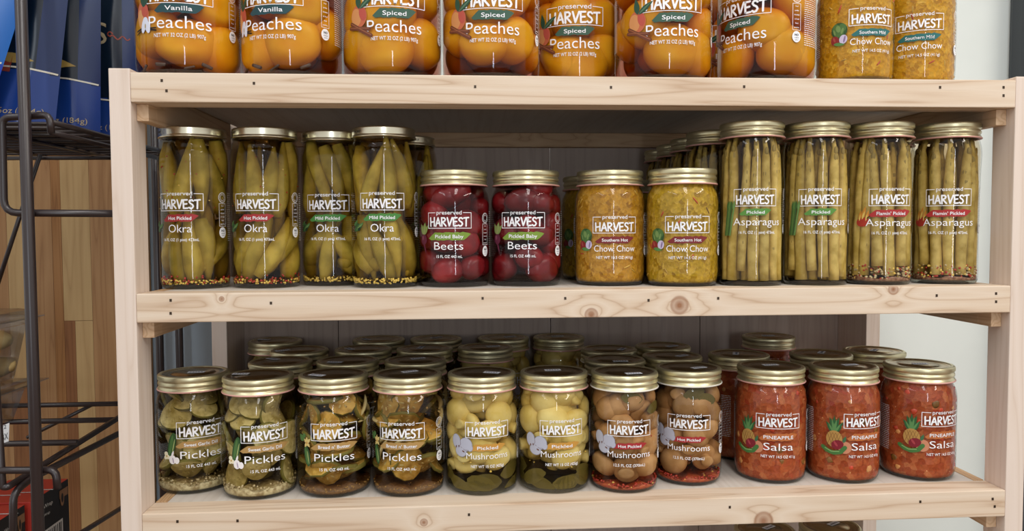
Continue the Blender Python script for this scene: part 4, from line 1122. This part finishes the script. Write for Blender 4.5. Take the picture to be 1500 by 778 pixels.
pole = MB(); pole.lathe([(0, 0), (.0064, 0), (.0064, 2.0), (0, 2.0)], 16, 0, None, PX, 0)
pole.lathe([(.0064, .02), (.0075, .021), (.0075, .03), (.0064, .031)], 16, 0, None, PX, 0); pole.build('pole', WIRE, rack)
for px, y in ((229, 300), (263, 510)):
    p = at(px, y, .43); b = MB(); b.lathe([(0, 0), (.0062, 0), (.0062, 1.9), (0, 1.9)], 14, 0, None, p.x, .43); b.build('pole', WIRE, rack)
xl = -.75
wire('shelf_hook', [at(175, 313, .012), at(6, 312, .012), at(3, 172, .012), at(30, 171, .012), at(73, 168, .012), at(75, 195, .012)], .0042)
wire('shelf_hook', [at(-6, 560, .012), at(4, 714, .012), at(12, 713, .012), at(190, 602, .27)], .0042)
wire('shelf_hook', [at(-30, 689, .010), at(40, 689, .010), at(82, 688, .010), at(84, 716, .010)], .0044)
wire('shelf_hook', [at(19, 860, .014), at(19.5, 722, .014), at(44, 702, .04), at(190, 627, .27)], .0044)
for y, xe, Y in ((648, 113, .12), (615, 168, .25), (591, 200, .37)):
    e = at(xe, y, Y); wire('shelf_wire', [(xl, Y, e.z), e], .0040)
wire('brace', [at(137, 592, .38), at(40, 641, .38)], .0030)
wire('brace', [at(59, 226, .32), at(-10, 436, .32)], .0034)
wire('shelf_wire', [at(-40, 232, .33), at(200, 231, .33)], .0032)
xr = at(74, 171, .012).x
for k in range(11):
    Y = .03 + .036 * k; wire('shelf_wire', [(xl, Y, ZU - .004), (xr - .004, Y, ZU - .004)], .0026, 6)
for dz in (0, -.012): wire('shelf_wire', [(xr, .012, ZU - .004 + dz), (xr, .43, ZU - .004 + dz)], .0034)
for k in range(4): wire('shelf_wire', [(xr - .10 * (k + 1), .012, ZU - .009), (xr - .10 * (k + 1), .42, ZU - .009)], .0026, 6)
A_ = at(120, 780, .16); B_ = at(178, 744, .34); wire('shelf_wire', [A_ + (A_ - B_) * .8, B_ + (B_ - A_) * .2], .0038)
zlow = A_.z
xc_ = at(45, 734, .16).x - .045
for k in range(7): wire('shelf_wire', [(xl, .05 + .045 * k, zlow - .050), (xc_, .05 + .045 * k, zlow - .050)], .0028, 6)


# blue pouches on the upper wire shelf
NAVY = mat('bag_navy_foil', (11, 28, 46), .30, spec=.6); BLUE = mat('bag_blue_foil', (22, 58, 132), .28, spec=.6); GUS = mat('bag_gusset_foil', (22, 44, 92), .26, spec=.6)
LBLUE = mat('bag_bright_blue_foil', (26, 104, 190), .3, spec=.6); LBLUE2 = mat('bag_royal_blue_foil', (28, 70, 180), .28, spec=.6)
BGOLD = mat('bag_gold_print', (176, 148, 78), .45); BWHITE = mat('bag_white_print', (226, 222, 206), .5); BRED = mat('bag_red_print', (150, 62, 44), .5); BTAN = mat('bag_tan_print', (176, 160, 128), .5)


def bag(label, corner, w, h, shear, upper, lower, wave, deco, seed):
    rnd = random.Random(seed); cx = corner.x - w / 2; root = thing('snack_pouch', label, 'bag', (cx, corner.y, ZU - .0010), 0, 'blue pouches on the wire rack')
    th = .025; ph = rnd.uniform(0, 6)
    def P(u, z, side=1, off=0):
        t = z / h; prof = (max(0, 1 - abs(u) ** 2.6)) * (1 - .55 * t)
        cr = .0030 * math.exp(-((u - .62 - .05 * math.sin(6 * t + ph)) / .07) ** 2) + .0012 * math.sin(9 * t + 4 * u + ph) * (1 - u * u)
        return (u * w / 2 + shear * z, -side * (th * prof) - (cr if side > 0 else 0) - off, z)
    def wv(u): return wave[0] + wave[1] * (-u) + wave[2] * math.sin(2.6 * u + ph * 0 + .4)
    nu, nz = 36, 44; mb = MB()
    for side in (1, -1):
        V = [P(-1 + 2 * i / nu, h * k / nz, side) for k in range(nz + 1) for i in range(nu + 1)]
        n = nu + 1
        for mi in (0, 1, 2):
            F = []
            for k in range(nz):
                for i in range(nu):
                    u = -1 + 2 * (i + .5) / nu; z = h * (k + .5) / nz
                    q = 2 if (u > .74 and z > wv(u)) else (1 if z < wv(u) else 0)
                    if q == mi: F.append([k * n + i, k * n + i + 1, (k + 1) * n + i + 1, (k + 1) * n + i][::side])
            mb.add(V, F, mi)
    mb.add([P(u, 0, s_) for u in np.linspace(-1, 1, 19) for s_ in (1, -1)], [[2 * i, 2 * i + 1, 2 * i + 3, 2 * i + 2] for i in range(18)], 1)
    mb.build('pouch_body', [upper, lower, GUS if upper is NAVY else LBLUE], root)
    def sh(mb, shapes, mi):
        for V, F in shapes: mb.add([P(min(.99, max(-.99, x / (w / 2))), z, 1, .0007) for x, z in V], F, mi)
    pr = MB(); sh(pr, [stroke([(u * w / 2, wv(u)) for u in np.linspace(-.98, .98, 40)], .0021, False)], 0); pr.build('wave_stripe', BWHITE, root)
    if 'fin' in deco:
        fx, fz = deco['fin']; pr = MB()
        sh(pr, [leaf(fx - .030, fz + .004, fx + .012, fz - .002, .012)], 0); sh(pr, [(np.array([(fx - .034, fz + .004), (fx - .012, fz + .003), (fx - .013, fz - .016), (fx - .034, fz - .014)]), [[0, 1, 2, 3]])], 1)
        pr.build('fin_picture', [BGOLD, BRED], root)
    if 'txt' in deco:
        tx, tz = deco['txt']; pr = MB(); sh(pr, text('NT WT 6.5oz (184g)', tx, tz, .0075, .092), 0); pr.build('weight_print', BTAN, root)
    if 'S' in deco:
        tx, tz = deco['S']; pr = MB(); sh(pr, text('S', tx, tz, .032, .019), 0); pr.build('letter_print', BTAN, root); pr = MB()
        sh(pr, [stroke([(tx + .014 + .001 * i, tz - .006 + .0025 * math.sin(i * .55)) for i in range(24)], .0016, False), stroke([(tx + .014 + .003 * math.cos(a), tz - .002 + .003 * math.sin(a)) for a in np.linspace(0, 5, 12)], .0016, False)], 0); pr.build('swirl_print', BRED, root)
    return root


bag('bright blue foil pouch at the left edge, in front of the rack pole', at(-22, 176, .045), .17, .25, .34, LBLUE, LBLUE2, (.074, .004, -.002), {}, 1)
bag('navy and blue foil pouch directly behind the rack pole', at(80, 181, .099) + Vector((0, 0, 0)), .17, .26, .13, NAVY, BLUE, (.072, .006, .004), {'fin': (.048, .083), 'txt': (.028, .020)}, 2)
bag('navy foil pouch just left of the wooden post', at(147, 190, .165), .17, .26, .03, NAVY, BLUE, (.074, .008, .003), {'fin': (.048, .091), 'txt': (.026, .018)}, 3)
bag('navy foil pouch with gold letter, partly behind the wooden post', at(212, 198, .235), .17, .26, .0, NAVY, BLUE, (.058, .008, .002), {'fin': (.012, .074), 'txt': (.02, .018), 'S': (.034, .150)}, 4)

# clear clamshell tubs on the lower wire shelf
CLEARP = clear('clear_plastic', (.80, .79, .77), .22, .16, .6)
COOK = mat('pale_cracker', (206, 180, 122), .6, vary=.15, noise=(180, 146, 88), nscale=50, bump=.3); LOAF = mat('brown_crust', (168, 104, 56), .5, noise=(146, 84, 42), nscale=25, bump=.2)


def shell(mb, x0, x1, y0, y1, z0, z1, ins, flange, lid):
    """tapered tray with ribs, a flange at the rim and a low domed lid"""
    n = 12; V = []; F = []
    def ring(i, z, g):
        out = []
        xa, xb, ya, yb = x0 + i, x1 - i, y0 + i, y1 - i
        for k in range(4 * n):
            s_, t = divmod(k, n); t /= n; rb = g * (.5 + .5 * math.cos(t * 2 * PI * 4))
            out.append([(xa + (xb - xa) * t, ya + rb, z), (xb - rb, ya + (yb - ya) * t, z), (xb - (xb - xa) * t, yb - rb, z), (xa + rb, yb - (yb - ya) * t, z)][s_])
        return out
    rings = [ring(ins * 1.15, z0, 0), ring(ins, z0 + .004, .003), ring(.004, z1 - .010, .003), ring(.002, z1 - .008, 0), ring(.0, z1, 0), ring(-flange, z1, 0), ring(-flange, z1 + .002, 0), ring(.001, z1 + .002, 0), ring(.003, z1 + lid * .8, 0), ring(.012, z1 + lid, 0)]
    for r in rings: V += r
    m = 4 * n
    for a in range(len(rings) - 1):
        for k in range(m): F.append([a * m + k, a * m + (k + 1) % m, (a + 1) * m + (k + 1) % m, (a + 1) * m + k])
    F.append(list(range(m))[::-1]); F.append(list(range((len(rings) - 1) * m, len(rings) * m)))
    mb.add(V, F, 0, True)


xf = at(64, 550, .27).x
zA0 = at(64, 549, .27).z; zA1 = at(60, 463, .27).z; zB0 = at(40, 652, .12).z + .0045
t1 = thing('clamshell_tub', 'clear plastic tub of pale crackers stacked on top at the left edge', 'container', (0, 0, 0), 0, 'clear tubs on the wire rack')
b = MB(); shell(b, xf - .19, xf - .010, .05, .262, zA0 + .0005, zA1, .016, .012, .014); b.build('tub_shell', CLEARP, t1)
rnd = random.Random(3)
for k in range(16):
    b = MB(); b.blob((xf - .040 - .045 * (k % 2) - rnd.uniform(0, .006), .080 + .165 * ((k // 2) % 4) / 3.2, zA0 + .018 + .030 * (k // 8) + rnd.uniform(0, .008)), (.021, .019, .013), Matrix.Rotation(rnd.uniform(-.6, .6), 3, 'X'), 12, 8, 0, .12, rnd); b.build('cracker', COOK, t1)
t2 = thing('clamshell_tub', 'clear plastic tub holding a brown loaf, under the cracker tub', 'container', (0, 0, 0), 0, 'clear tubs on the wire rack')
b = MB(); shell(b, xf - .20, xf - .016, .05, .262, zB0, zA0 - .008, .014, .018, .0070); b.build('tub_shell', CLEARP, t2)
b = MB(); b.blob((xf - .092, .150, (zB0 + zA0) / 2 - .002), (.064, .092, (zA0 - zB0) / 2 - .012), None, 26, 18, 0, .05, random.Random(2)); b.build('loaf', LOAF, t2)
b = MB(); p = [at(-14, 630, .058), at(15, 619, .058), at(14, 646, .058), at(-14, 655, .058)]
ys = .056
b.add([(q.x, ys, q.z) for q in p] + [(q.x, ys + .0006, q.z) for q in p], [[0, 3, 2, 1], [4, 5, 6, 7], [0, 1, 5, 4], [1, 2, 6, 5], [2, 3, 7, 6], [3, 0, 4, 7]], 0, True)
cxs = (p[0].x + p[1].x) / 2; czs = (p[0].z + p[2].z) / 2; wS = p[1].x - p[0].x
for V, F in text('CT BX', cxs + wS * .05, czs - .003, .0085, wS * .75): b.add([(x, ys - .0004, z + (x - cxs) * .35) for x, z in V], F, 1)
for V, F in text('7/1/2', cxs + wS * .05, czs + .009, .005, wS * .6): b.add([(x, ys - .0004, z + (x - cxs) * .35) for x, z in V], F, 1)
b.build('paper_sticker', [mat('sticker_white', (220, 220, 220), .6), mat('sticker_ink', (50, 52, 60), .6)], t2)

# long red and black cartons at the foot of the rack
CBLK = mat('carton_black', (20, 18, 18), .4); CRED = mat('carton_red', (176, 50, 38), .45); CWH = mat('carton_white_print', (196, 194, 190), .5); CBR = mat('carton_brown_picture', (132, 96, 66), .5)


def carton(label, X, y0, y1, ztop, seed):
    root = thing('wrap_carton', label, 'box', (0, 0, 0), 0, 'red and black cartons'); zb = zlow - .0470; w = .085
    bm = MB(); bm.box((X - w, y0, zb), (X, y1, ztop), 0, .0008); o = bm.build('carton_body', [CBLK, CRED], root)
    for pl in o.data.polygons:
        if pl.normal.z > .7 or pl.normal.y < -.7: pl.material_index = 1
    pr = MB(); L = y1 - y0; H = ztop - zb
    def side(shapes, mi, off=.0005):
        for V, F in shapes: pr.add([(X + off, y, z) for y, z in V], F, mi)
    def rect(a, b_, c, d): return (np.array([(a, c), (b_, c), (b_, d), (a, d)]), [[0, 1, 2, 3]])
    side([rect(y1 - L * .27, y1 - L * .03, ztop - .022, ztop - .010)], 1); side([ell(y1 - L * .2, ztop - .022, L * .055, .012)], 1, .0007); side([ell(y1 - L * .2, ztop - .022, L * .03, .007)], 2, .0009)
    side(text('Wrap', y0 + L * .42, ztop - .018, .006, L * .24), 0); side(text('Wrap', y0 + L * .38, ztop - .030, .004, L * .16), 0)
    side([rect(y0 + L * .20, y0 + L * .80, zb + .003, ztop - .052)], 0)
    for k in range(11): side([rect(y0 + L * (.24 + .05 * k), y0 + L * (.24 + .05 * k + (.02 if k % 3 else .032)), zb + .004, ztop - .055)], 2, .0008)
    for k in range(3):
        V, F = stroke([(X - w * .75 + .02 * k, y0 + L * (.3 + .1 * k)), (X - w * .35 + .02 * k, y0 + L * (.3 + .1 * k))], .0030, False)
        pr.add([(x, y, ztop + .0004) for x, y in V], F, 0)
    pr.build('carton_print', [CWH, CBR, CBLK], root); return root


Xc = at(45, 734, .16).x; d = ray(100, 702.6); t = (Xc - CAM.x) / d.x; far = CAM + d * t
zt = (far.z + at(45, 734, .16).z) / 2
d = ray(-6, 760); near = CAM + d * ((Xc - CAM.x) / d.x)
carton('red-topped black wrap carton with barcode, behind the rack pole', Xc, .16, far.y, zt, 1)
carton('red-topped black wrap carton at the bottom left corner, nearest the camera', Xc - .003, near.y, .151, zt, 2)
